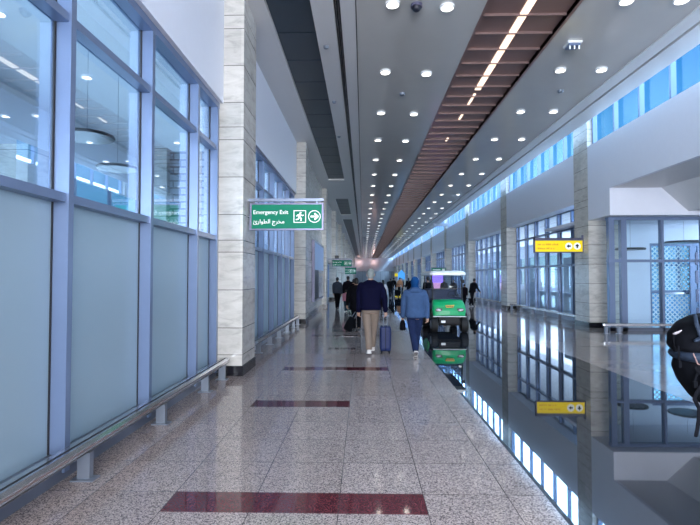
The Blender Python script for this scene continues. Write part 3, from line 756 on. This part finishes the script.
for sx in (-1, 1):
    bm = bmesh.new(); poly_prism(bm, [(.0, .46), (.06, .52), (.2, .56), (.35, .54), (.42, .46), (.3, .48), (.12, .48)], sx*.40, sx*.52, 'yz'); mesh_obj('fender', bm, 'rubber', cart)
# posts, roof, windscreen
for sx in (-1, 1):
    bm = bmesh.new(); tube(bm, [(sx*.43, .30, .88), (sx*.44, .50, 1.66)], .02, 8); mesh_obj('roof_post', bm, 'sign_black', cart)
    bm = bmesh.new(); tube(bm, [(sx*.44, 2.2, .7), (sx*.44, 2.1, 1.66)], .018, 8); mesh_obj('roof_post', bm, 'sign_black', cart)
bm = bmesh.new()
rings = []
for z, hw, y0, y1 in ((1.645, .50, .20, 2.5), (1.66, .52, .14, 2.55), (1.72, .52, .15, 2.54), (1.765, .47, .22, 2.45), (1.785, .38, .34, 2.3)):
    rings.append([Vector(p) for p in ((-hw, y0+.08, z), (-hw*.85, y0, z), (hw*.85, y0, z), (hw, y0+.08, z), (hw, y1-.08, z), (hw*.85, y1, z), (-hw*.85, y1, z), (-hw, y1-.08, z))])
loft(bm, rings); mesh_obj('roof', bm, 'cart_white', cart)
bm = bmesh.new()
v = [bm.verts.new(p) for p in ((-.42, .31, .93), (.42, .31, .93), (.43, .49, 1.63), (-.43, .49, 1.63), (-.42, .32, .93), (.42, .32, .93), (.43, .50, 1.63), (-.43, .50, 1.63))]
for f in ((0, 1, 2, 3), (7, 6, 5, 4), (0, 4, 5, 1), (1, 5, 6, 2), (2, 6, 7, 3), (3, 7, 4, 0)): bm.faces.new([v[i] for i in f])
ws = mesh_obj('windscreen', bm, 'windscreen_glass', cart)
B('crossbar', 'sign_black', (-.43, .43, .385, .40, 1.24, 1.26), parent=ws)
bm = bmesh.new()
ring = [Vector((.22+.15*math.cos(i*PI/10), .62+.07*math.sin(i*PI/10), 1.05+.13*math.sin(i*PI/10))) for i in range(21)]
tube(bm, ring, .013, 8, round_ends=False); tube(bm, [(.22, .45, .9), (.22, .62, 1.05)], .018, 8); tube(bm, [(.08, .62, 1.05), (.36, .62, 1.05)], .01, 6)
mesh_obj('steering_wheel', bm, 'rubber', cart)
for sx in (-1, 1):
    p = B('mirror', 'rubber', (sx*.47-.04, sx*.47+.04, .33, .37, 1.42, 1.52), parent=cart, bev=.01)

# ================================================================== PEOPLE
def V(*a): return Vector(a)
def hand(bm, wrist, fdir, palm_n, side, s=1.0, curl=.7, fingers=True):
    """wrist point, finger direction, palm normal (fingers curl towards it), side vector towards the thumb"""
    f = fdir.normalized(); n = palm_n.normalized(); u = f.cross(n).normalized()*side
    pc = wrist + f*.045*s
    tube(bm, [wrist, pc+u*.002*s, wrist+f*.085*s], [.026*s, .036*s, .033*s], 10, flat=.55 if False else 1)
    if not fingers: 
        tube(bm, [wrist+f*.08*s, wrist+f*.12*s+n*.02*s, wrist+f*.14*s+n*.05*s], [.034*s, .03*s, .018*s], 10); return
    for k, (off, L) in enumerate(((.027, .075), (.009, .085), (-.009, .078), (-.026, .062))):
        p0 = wrist+f*.085*s+u*off*s
        a1, a2, a3 = curl*.6, curl*1.4, curl*2.0
        p1 = p0 + (f*math.cos(a1)+n*math.sin(a1))*L*.45*s
        p2 = p1 + (f*math.cos(a2)+n*math.sin(a2))*L*.33*s
        p3 = p2 + (f*math.cos(a3)+n*math.sin(a3))*L*.22*s
        tube(bm, [p0-f*.03*s, p0, p1, p2, p3], [.010*s, .0095*s, .009*s, .0085*s, .007*s], 8)
    p0 = wrist+f*.03*s+u*.028*s
    tube(bm, [wrist+f*.02*s, p0, p0+(f*.7+u*.8+n*.3).normalized()*.032*s, p0+(f*.7+u*.8+n*.3).normalized()*.032*s+(f+n*.8).normalized()*.028*s], [.014*s, .013*s, .011*s, .008*s], 8)

def person(label, loc, rz, H, top, legs, shoe, hair, legL=(10, 5), legR=(-10, 15), armL=(8, 15, 6), armR=(-8, 15, 6),
           vox=.012, style='jacket', lean=0, bulk_=1.0, hem=.50, stance=.7, hairstyle='short', footL=0, footR=0, fingers=False, face=True, group=None):
    """figure facing local +Y.  leg=(swing, knee bend)  arm=(swing, elbow bend, outward) in degrees"""
    t = empty('person', loc, rz); tag(t, label, 'person', group)
    h = H; hipz = .52*h
    legs_j = []
    for s, (a, kb), fp in ((-1, legL, footL), (1, legR, footR)):
        hp = V(s*.052*h, 0, hipz); kn = hp + V(s*.004*h, math.sin(R(a)), -math.cos(R(a)))*.245*h
        kn.x = hp.x+s*.004*h
        kn.x = s*(.052*(1+stance)/2)*h; b = R(a-kb); an = kn + V(0, math.sin(b), -math.cos(b))*.235*h; an.x = s*.052*h*stance
        legs_j.append((hp, kn, an, fp))
    low = 9
    shoes = []
    for hp, kn, an, fp in legs_j:
        ff = V(0, math.cos(R(fp)), math.sin(R(fp))); up = V(0, -math.sin(R(fp)), math.cos(R(fp)))
        heel = an - up*.04*h - ff*.035*h; toe = an - up*.04*h + ff*.115*h
        shoes.append((an, ff, up, heel, toe)); low = min(low, (heel-up*.0).z, toe.z)
    dz = V(0, 0, -low)
    legs_j = [(a+dz, b+dz, c+dz, d) for a, b, c, d in legs_j]
    L = math.sin(R(lean))
    hips = V(0, 0, hipz)+dz
    def sp(f, y=0): # spine point at height fraction f above hips
        d = (f-.52)*h
        return hips + V(0, L*d + y*h, d*math.cos(R(lean)))
    sh = sp(.815); shw = .108*h*bulk_**.5
    arms_j = []
    for s, (a, eb, ow) in ((-1, armL), (1, armR)):
        S = sh + V(s*shw, 0, 0)
        E = S + V(s*math.sin(R(ow)), math.sin(R(a)), -math.cos(R(a))*math.cos(R(ow))).normalized()*.175*h
        b = R(a+eb)
        Wp = E + V(s*math.sin(R(ow))*.3, math.sin(b), -math.cos(b)).normalized()*.15*h
        arms_j.append((S, E, Wp))
    # ---- body: one skin
    bm = bmesh.new()
    hd = sp(.932, .012)
    ell(bm, hd, (.043*h, .055*h, .066*h)); ell(bm, hd+V(0, .016*h, -.03*h), (.034*h, .040*h, .038*h))
    if face:
        tube(bm, [hd+V(0, .052*h, .006*h), hd+V(0, .067*h, -.014*h)], [.005*h, .009*h], 8)
        for s in (-1, 1):
            ell(bm, hd+V(s*.044*h, 0, -.004*h), (.007*h, .014*h, .020*h))
            ell(bm, hd+V(s*.017*h, .046*h, .012*h), (.013*h, .008*h, .005*h))
        ell(bm, hd+V(0, .053*h, -.033*h), (.014*h, .006*h, .005*h))
    tube(bm, [sp(.80), sp(.88, .004)], [.036*h, .031*h], 12)
    def S_(f, y, rx, ry): p = sp(f, y); return (p.x, p.y, p.z, rx*h, ry*h)
    sections(bm, [S_(.47, 0, .07, .055), S_(.52, 0, .085, .06), S_(.60, 0, .073, .052), S_(.70, 0, .088, .058), S_(.78, 0, .092, .054), S_(.82, 0, .068, .040), S_(.85, 0, .03, .03)])
    for hp, kn, an, fp in legs_j:
        tube(bm, [hp, (hp+kn)/2, kn, kn*.65+an*.35, an], [.048*h, .042*h, .029*h, .030*h, .02*h], 12)
        tube(bm, [an, an+V(0, .03*h, -.02*h)], [.02*h, .018*h], 8)
    for i, (S, E, Wp) in enumerate(arms_j):
        s = -1 if i == 0 else 1
        tube(bm, [S+V(-s*.014*h, 0, -.018*h), E, Wp], [.024*h, .021*h, .016*h], 10)
        d = (Wp-E).normalized()
        hand(bm, Wp, d, V(-s, .15, 0), -1 if i == 0 else 1, h/1.75, .75, fingers)
    bm = remesh(bm, vox if not fingers else .006, 2, .5 if fingers else None)
    body = mesh_obj('body', bm, 'skin', t, smooth=True)
    if face:
        for s in (-1, 1):
            b2 = bmesh.new(); ell(b2, hd+V(s*.017*h, .0475*h, .004*h), (.0075*h, .005*h, .0045*h), 6); mesh_obj('eye', b2, 'eye_white', body, smooth=True)
    # ---- hair or scarf
    bm = bmesh.new()
    if hairstyle == 'scarf':
        ell(bm, hd+V(0, -.006*h, .004*h), (.054*h, .064*h, .074*h)); tube(bm, [hd+V(0, 0, -.03*h), sp(.83)], [.046*h, .062*h], 14)
        sections(bm, [S_(.80, 0, .085, .06), S_(.84, 0, .075, .055), S_(.88, .006, .046, .05)])
        # face opening stays uncovered by pulling the front back
        bmesh.ops.translate(bm, verts=bm.verts, vec=(0, -.012*h, 0))
    else:
        ell(bm, hd+V(0, -.008*h, .014*h), (.047*h, .056*h, .060*h)); ell(bm, hd+V(0, -.022*h, -.012*h), (.042*h, .038*h, .045*h))
        if hairstyle == 'long': tube(bm, [hd+V(0, -.035*h, 0), sp(.84, -.035), sp(.77, -.05)], [.045*h, .045*h, .03*h], 12)
        if hairstyle == 'bun': ell(bm, hd+V(0, -.085*h, -.05*h), (.025*h, .03*h, .026*h)); tube(bm, [hd+V(0, -.05*h, -.03*h), hd+V(0, -.085*h, -.05*h)], .02*h, 8)
    bm = remesh(bm, vox, 2); mesh_obj('headscarf' if hairstyle == 'scarf' else 'hair', bm, hair, t, smooth=True)
    # ---- trousers / robe
    k = bulk_
    if style == 'robe':
        bm = bmesh.new()
        sections(bm, [S_(.045-low/h*0, 0, .115*k, .10*k), S_(.25, 0, .10*k, .085*k), S_(.5, 0, .095*k, .072*k), S_(.62, 0, .083*k, .062*k), S_(.75, 0, .10*k, .066*k), S_(.81, 0, .10*k, .058*k), S_(.845, 0, .05, .045)])
        for S, E, Wp in arms_j: tube(bm, [S, E, E*.05+Wp*.95], [.042*h, .038*h, .036*h], 12)
        bm = remesh(bm, vox, 4); mesh_obj('robe', bm, top, t, smooth=True)
    else:
        bm = bmesh.new()
        for hp, kn, an, fp in legs_j:
            e_ = an + (kn-an)*.02
            tube(bm, [hp+V(0, 0, .02*h), (hp+kn)/2, kn, (kn+an)/2, e_], [.060*h, .054*h, .043*h, .039*h, .037*h], 14, round_ends=False)
        sections(bm, [S_(.475, -.004, .082*k, .068*k), S_(.52, -.004, .094*k, .074*k), S_(.57, 0, .088*k, .064*k), S_(.60, 0, .082*k, .06*k)])
        bm = remesh(bm, vox, 4); mesh_obj('trousers', bm, legs, t, smooth=True)
        bm = bmesh.new()
        sections(bm, [S_(hem, -.002, .102*k, .078*k), S_(hem+.012, -.002, .106*k, .082*k), S_(.60, 0, .097*k, .073*k), S_(.70, 0, .104*k, .075*k), S_(.77, -.002, .116*k, .074*k), S_(.812, 0, .108*k, .060*k), S_(.838, 0, .078*k, .05), S_(.868, .004, .042, .042)], 24)
        for S, E, Wp in arms_j:
            tube(bm, [S+V(-.014*h*(1 if S.x > 0 else -1), 0, -.016*h), (S+E)/2, E, (E+Wp)/2, E*.04+Wp*.96], [.043*h*k**.5, .042*h*k**.5, .037*h, .034*h, .030*h], 14, round_ends=True)
        bm = remesh(bm, vox, 4); jk = mesh_obj('jacket', bm, top, t, smooth=True)
        if style == 'hooded':
            b2 = bmesh.new(); c = sp(.835, -.035)
            sections(b2, [(c.x, c.y, c.z-.045*h, .05*h, .03*h), (c.x, c.y-.008*h, c.z-.02*h, .085*h, .045*h), (c.x, c.y, c.z+.01*h, .075*h, .05*h), (c.x, c.y+.01*h, c.z+.035*h, .055*h, .045*h)])
            b2 = remesh(b2, vox, 5); mesh_obj('hood', b2, top, jk, smooth=True)
        if style in ('hooded', 'jacket') and not group and vox < .013:
            b2 = bmesh.new(); sections(b2, [S_(hem-.004, -.002, .103*k, .079*k), S_(hem+.022, -.002, .1065*k, .083*k)], 24); mesh_obj('hem_band', b2, top, jk, smooth=False)
    # ---- shoes
    for an, ff, up, heel, toe in shoes:
        an = an+dz; heel = heel+dz; toe = toe+dz
        bm = bmesh.new(); u = V(1, 0, 0)
        rr = []
        for q, wdt, ht in ((0, .018, .030), (.12, .026, .046), (.35, .026, .046), (.6, .028, .034), (.85, .026, .024), (1, .012, .014)):
            c = heel.lerp(toe, q); wv = wdt*h; hv = ht*h
            rr.append([c+u*(-wv), c+u*wv, c+u*wv+up*hv*.6, c+u*(wv*.6)+up*hv, c-u*(wv*.6)+up*hv, c-u*wv+up*hv*.6])
        loft(bm, rr); m = shoe if isinstance(shoe, str) else shoe[0]
        sh_o = mesh_obj('shoe', bm, m, t, bev=.004)
        if not isinstance(shoe, str):
            bm = bmesh.new(); rr = []
            for q, wdt in ((-.02, .020), (.12, .028), (.5, .024), (.8, .030), (1.02, .016)):
                c = heel.lerp(toe, q); wv = wdt*h
                rr.append([c+u*(-wv)-up*.012*h*0, c+u*wv, c+u*wv+up*.014*h, c-u*wv+up*.014*h])
            loft(bm, rr); mesh_obj('sole', bm, shoe[1], sh_o)
    return t, arms_j, sp

# the older man with the suitcase
man, man_arms, _ = person('grey-haired man in navy jacket and khaki trousers walking away', (.16, 10.45, 0), 0, 1.755, 'navy_wool', 'khaki', ('shoe_white', 'shoe_white'), 'hair_grey',
    legL=(-8, 6), legR=(20, 10), footL=-10, footR=8, armL=(2, 12, 6), armR=(-4, 10, 15), vox=.010, bulk_=1.22, hem=.515, fingers=True, lean=2, stance=.4)
# the woman in blue
wom, wom_arms, _ = person('woman in blue denim jacket, jeans and bright blue headscarf walking away', (1.03, 9.95, 0), 0, 1.57, 'denim_light', 'denim_dark', ('shoe_black', 'shoe_white'), 'scarf_blue',
    stance=.25, legL=(-10, 28), legR=(14, 6), footL=-48, footR=2, armL=(4, 12, 9), armR=(-10, 16, 9), vox=.010, style='hooded', bulk_=1.18, hem=.50, hairstyle='scarf', fingers=True, lean=2)
# handbag in her left hand
w0 = wom_arms[0][2]
t = empty('handbag', (1.03+w0.x+.0, 9.95+w0.y, w0.z-.27)); tag(t, 'small black handbag carried by the woman in blue', 'bag')
bm = bmesh.new(); sections(bm, [(0, 0, 0, .05, .11), (0, 0, .02, .06, .125), (0, 0, .14, .05, .11), (0, 0, .20, .025, .09)]); mesh_obj('body', bm, 'bag_black', t, smooth=True)
bm = bmesh.new(); tube(bm, [(0, -.08, .18), (0, -.05, .24), (0, 0, .262), (0, .05, .24), (0, .08, .18)], .008, 8); mesh_obj('handle', bm, 'bag_black', t)

# blue suitcase
hx, hy, hz = .16+man_arms[1][2].x, 10.45+man_arms[1][2].y, man_arms[1][2].z
t = empty('suitcase', (hx+.0, 10.72, 0)); tag(t, 'dark blue wheeled cabin suitcase with raised handle beside the man', 'suitcase')
bm = bmesh.new()
rings = []
def rrect(z, a, b, r=.04, n=5):
    out = []
    for cx, cy, s0 in ((a-r, b-r, 0), (-a+r, b-r, 90), (-a+r, -b+r, 180), (a-r, -b+r, 270)):
        for i in range(n): q = R(s0+90*i/(n-1)); out.append(V(cx+r*math.cos(q), cy+r*math.sin(q), z))
    return out
for z, a, b in ((.055, .09, .14), (.07, .108, .165), (.12, .115, .175), (.50, .115, .175), (.55, .108, .165), (.565, .09, .14)): rings.append(rrect(z, a, b))
loft(bm, rings); shell = mesh_obj('shell', bm, 'case_blue', t, smooth=False, bev=.004)
B('rib', 'case_blue', *[(x-.008, x+.008, -.182, .182, .10, .52) for x in (-.075, -.045, .045, .075)], parent=shell, bev=.003)
B('zip_band', 'bag_black', (-.006, .006, -.18, .18, .07, .56), parent=shell)
for sx in (-1, 1):
    for sy in (-1, 1):
        bm = bmesh.new(); c = V(sx*.08, sy*.13, .028); loft(bm, [ring_pts(c+V(d, 0, 0), V(0, 1, 0), V(0, 0, 1), r, r, 14) for r, d in ((.02, -.016), (.028, -.012), (.028, .012), (.02, .016))]); wl = mesh_obj('wheel', bm, 'rubber', t)
        B('fork', 'bag_black', (sx*.08-.02, sx*.08+.02, sy*.13-.015, sy*.13+.015, .04, .07), parent=wl)
hh = hz-.10
bm = bmesh.new()
for sx in (-1, 1): tube(bm, [(sx*.045, -.14, .55), (sx*.045, -.14, hh)], .007, 8)
tube(bm, [(-.06, -.14, hh), (.06, -.14, hh)], .014, 10); mesh_obj('telescopic_handle', bm, 'grey_steel', t)
t.location = (hx, hy+.14, 0)

# other travellers
P_ = person
P_('person in black clothes walking just ahead of the grey-haired man', (-.20, 14.9, 0), .1, 1.58, 'black_cloth', 'black_cloth', 'shoe_black', 'hair_black', bulk_=1.2, vox=.016, style='jacket', hem=.40, legL=(10, 5), legR=(-8, 18), armL=(0, 6, 14), face=False)
# black wheeled bag tilted behind that person
t = empty('trolley_bag', (-.42, 14.6, .0)); tag(t, 'tilted black bag on the floor left of the walking man', 'bag')
bm = bmesh.new(); c = Matrix.Rotation(R(28), 3, 'Y')
secs = [(.0, .08), (.03, .115), (.2, .13), (.36, .115), (.42, .07)]
loft(bm, [[c @ p + V(-.06, 0, .045) for p in rrect(z, a, a*.8, .03)] for z, a in secs]); mesh_obj('body', bm, 'bag_black', t)
bm = bmesh.new(); tube(bm, [c @ V(-.05, 0, .4)+V(-.06, 0, .045), c @ V(-.03, 0, .60)+V(-.06, 0, .045), c @ V(.03, 0, .60)+V(-.06, 0, .045), c @ V(.05, 0, .4)+V(-.06, 0, .045)], .01, 8); mesh_obj('handle', bm, 'grey_steel', t)
for sy in (-1, 1):
    bm = bmesh.new(); loft(bm, [ring_pts(V(-.06, sy*.06+d, .035), V(1, 0, 0), V(0, 0, 1), .035, .035, 12) for d in (-.015, .015)]); mesh_obj('wheel', bm, 'rubber', t)

P_('person in black walking between the grey-haired man and the exit signs', (-.40, 21.5, 0), 0, 1.52, 'black_cloth', 'black_cloth', 'shoe_black', 'hair_black', vox=.018, hem=.42, face=False)
P_('person in grey jacket and dark trousers beside the left wall', (-1.27, 24.8, 0), -.1, 1.60, 'grey_cloth', 'black_cloth', 'shoe_black', 'hair_black', vox=.018, face=False, bulk_=1.1)
P_('person in dark plum jacket walking next to the grey jacket', (-.72, 24.0, 0), .05, 1.66, 'dark_cloth', 'jeans_teal', 'shoe_black', 'hair_black', vox=.018, face=False, hem=.46)
P_('small child in pink top and teal trousers at the left', (-.78, 22.9, 0), 0, 1.02, 'pink_cloth', 'jeans_teal', 'shoe_white', 'hair_black', vox=.014, face=False, bulk_=1.2)
P_('person in white top and black hair right of the navy jacket', (1.02, 25.5, 0), .2, 1.46, 'white_cloth', 'dark_cloth', 'shoe_black', 'hair_black', vox=.018, face=False, hairstyle='long')
P_('person in black robe standing at the left side of the golf cart', (2.80, 21.6, 0), .5, 1.64, 'black_cloth', 'black_cloth', 'shoe_black', 'hair_black', vox=.018, style='robe', face=False)
P_('person in black stooping by the right glass wall', (5.93, 27.4, 0), -1.1, 1.55, 'black_cloth', 'black_cloth', ('shoe_black', 'shoe_white'), 'hair_black', vox=.018, lean=14, armL=(25, 20, 4), armR=(20, 20, 4), face=False, bulk_=1.25)
P_('smaller person in dark jacket beside the stooping figure in black', (5.62, 27.9, 0), -.6, 1.22, 'dark_cloth', 'black_cloth', 'shoe_black', 'hair_black', vox=.018, face=False, bulk_=1.2)
P_('distant person in black seen through the cart windscreen, left of two', (5.0, 31.0, 0), 2.9, 1.50, 'black_cloth', 'dark_cloth', 'shoe_black', 'hair_black', vox=.02, face=False)
P_('distant person in black seen through the cart windscreen, right of two', (5.62, 31.2, 0), 2.7, 1.46, 'dark_cloth', 'black_cloth', 'shoe_black', 'hair_black', vox=.02, face=False)
P_('distant person in orange jacket in the crowd beyond the woman', (3.05, 41.5, 0), .4, 1.58, 'orange_cloth', 'black_cloth', 'shoe_black', 'hair_black', vox=.022, face=False)
P_('distant long-haired person in black, rightmost of the far crowd', (3.72, 41.0, 0), 0, 1.55, 'black_cloth', 'black_cloth', 'shoe_black', 'hair_black', vox=.022, style='robe', hairstyle='long', face=False)
P_('distant person in black between the orange jacket and the trolley', (2.55, 41.8, 0), .2, 1.56, 'black_cloth', 'grey_cloth', 'shoe_black', 'hair_black', vox=.022, face=False)
P_('distant wide person in dark coat pushing the luggage trolley', (2.08, 38.2, 0), -.1, 1.50, 'black_cloth', 'dark_cloth', 'shoe_black', 'hair_black', vox=.022, bulk_=1.4, armL=(40, 10, 8), armR=(40, 10, 8), face=False)
P_('distant person in grey coat behind the orange jacket', (3.5, 45.5, 0), 3.0, 1.5, 'grey_cloth', 'black_cloth', 'shoe_black', 'hair_black', vox=.022, face=False)
# luggage trolley
t = empty('luggage_trolley', (2.65, 38.6, 0)); tag(t, 'distant steel luggage trolley loaded with a dark bag', 'trolley')
bm = bmesh.new()
for sx in (-.25, .25): tube(bm, [(sx, -.35, 1.0), (sx, -.3, .15), (sx, .5, .15)], .018, 8)
tube(bm, [(-.25, -.35, 1.0), (.25, -.35, 1.0)], .02, 8); tube(bm, [(-.25, .1, .15), (.25, .1, .15)], .018, 8); tube(bm, [(-.25, .5, .15), (.25, .5, .15)], .018, 8)
mesh_obj('frame', bm, 'steel', t)
for sx, sy in ((-.24, -.3), (.24, -.3), (0, .45)):
    bm = bmesh.new(); loft(bm, [ring_pts(V(sx+d, sy, .065), V(0, 1, 0), V(0, 0, 1), .065, .065, 12) for d in (-.015, .015)]); mesh_obj('wheel', bm, 'rubber', t)
o = B('travel_bag', 'bag_black', (2.42, 2.88, 38.45, 39.0, .17, .62), bev=.06); tag(o, 'distant dark bag lying on the luggage trolley', 'bag')

# the traveller with the backpack at the right edge, walking to the right
bp, bpa, bsp = person('person at the right edge wearing the black backpack', (2.22, 2.85, 0), -PI/2, 1.66, 'dark_cloth', 'denim_dark', ('shoe_black', 'shoe_white'), 'hair_black',
    legL=(14, 6), legR=(-8, 16), vox=.012, hairstyle='bun', armL=(30, 70, 0), armR=(30, 70, 0), fingers=True)
t = empty('backpack', (1.98, 2.85, .90), 0); tag(t, 'black and slate hiking backpack with dangling straps at the right edge', 'backpack')
def pack(secs, m, name, parent, vox=.012, sm=4):
    bm = bmesh.new(); sections(bm, secs, 22); bm = remesh(bm, vox, sm); return mesh_obj(name, bm, m, parent, smooth=True)
# back compartment against the wearer
pack([(.02, 0, .02, .06, .10), (.02, 0, .08, .085, .14), (.02, 0, .25, .095, .155), (.02, 0, .40, .095, .15), (.0, 0, .48, .07, .11)], 'bag_slate', 'main_compartment', t)
# front pocket, bulging to the left, narrower at the bottom
pk = pack([(-.05, 0, -.01, .04, .07), (-.07, 0, .03, .065, .11), (-.105, 0, .12, .095, .13), (-.125, 0, .20, .105, .135), (-.125, 0, .255, .09, .12)], 'bag_black', 'lower_pocket', t)
pu = pack([(-.115, 0, .275, .10, .12), (-.13, 0, .31, .125, .135), (-.12, 0, .38, .135, .135), (-.085, 0, .445, .12, .12), (-.05, 0, .485, .085, .09), (-.03, 0, .50, .04, .05)], 'bag_black', 'upper_pocket', t)
pack([(-.10, 0, .235, .115, .135), (-.11, 0, .26, .135, .15), (-.11, 0, .285, .135, .15), (-.10, 0, .30, .11, .13)], 'bag_slate', 'compression_band', t)
bm = bmesh.new(); tube(bm, [(-.13-.129*math.cos(R(q)), -.139*math.sin(R(q)), z_) for q, z_ in ((8, .385), (14, .389), (22, .398), (28, .408))], [.004, .007, .006, .003], 8); mesh_obj('logo', bm, 'headlamp', pu)
bm = bmesh.new(); tube(bm, [(-.02, -.13, .22), (-.06, -.15, .12), (-.0, -.155, .10), (.05, -.15, .20)], .004, 6); mesh_obj('elastic_cord', bm, 'brown_panel', t)
# strap ends with buckles
def strap(pts, r, name='dangling_strap'):
    bm = bmesh.new(); tube(bm, pts, r, 8, flat=.35); return mesh_obj(name, bm, 'bag_black', t)
def px(x, y, Y):
    return ((x-363)*Y/500-1.98, Y-2.85, 1.6-(y-277)*Y/500-.90)
s1 = strap([px(668, 333, 2.83), px(667.5, 340, 2.83), px(668.5, 344, 2.83)], .006); c = px(668.5, 347, 2.83); B('toggle', 'bag_black', (c[0]-.008, c[0]+.008, c[1]-.008, c[1]+.008, c[2]-.016, c[2]+.014), parent=s1)
s1 = strap([px(672, 345, 2.78), px(672, 356, 2.78), px(672.5, 360, 2.78)], .005); c = px(672.5, 362.5, 2.78); B('toggle', 'bag_black', (c[0]-.008, c[0]+.008, c[1]-.008, c[1]+.008, c[2]-.016, c[2]+.016), parent=s1)
s1 = strap([px(690, 370, 2.72), px(688, 375, 2.72), px(687, 379, 2.72)], .006); c = px(687, 382, 2.72); B('toggle', 'bag_black', (c[0]-.01, c[0]+.01, c[1]-.008, c[1]+.008, c[2]-.016, c[2]+.016), parent=s1)
strap([px(700, 372, 2.70), px(694, 382, 2.70), px(688, 391, 2.70), px(686, 396, 2.70), px(690.5, 405, 2.70), px(690, 415, 2.70), px(688.5, 424, 2.70), px(687, 431, 2.70)], .011)
for a in ((688.5, 313, 693, 334), (694.5, 312, 699, 333)):
    bm = bmesh.new(); tube(bm, [px(a[0], a[1]+2, 2.745), px((a[0]+a[2])/2-1, (a[1]+a[3])/2, 2.70), px(a[2], a[3], 2.70)], .010, 8); mesh_obj('side_strap', bm, 'bag_slate', t)
bm = bmesh.new(); tube(bm, [px(689, 339, 2.715), px(697, 336, 2.70), px(706, 331, 2.70)], [.015, .026, .03], 10, flat=.6); mesh_obj('side_panel', bm, 'bag_slate', t)
bm = bmesh.new(); tube(bm, [px(686, 352, 2.71), px(690, 362, 2.70), px(696, 364, 2.70), px(702, 354, 2.70)], .0035, 6); mesh_obj('elastic_cord', bm, 'brown_panel', t)
strap([px(704, 383, 2.72), px(696, 388, 2.72), px(690, 393, 2.72), px(694, 396, 2.72)], .03, 'hip_belt')
strap([px(688, 366, 2.71), px(694, 374, 2.71), px(701, 383, 2.71)], .007, 'lower_strap')
strap([(.10, -.06, .47), (.14, -.08, .54), (.26, -.09, .52), (.34, -.09, .42)], .02, 'shoulder_strap'); strap([(.10, .06, .47), (.14, .08, .54), (.26, .09, .52), (.34, .09, .42)], .02, 'shoulder_strap')
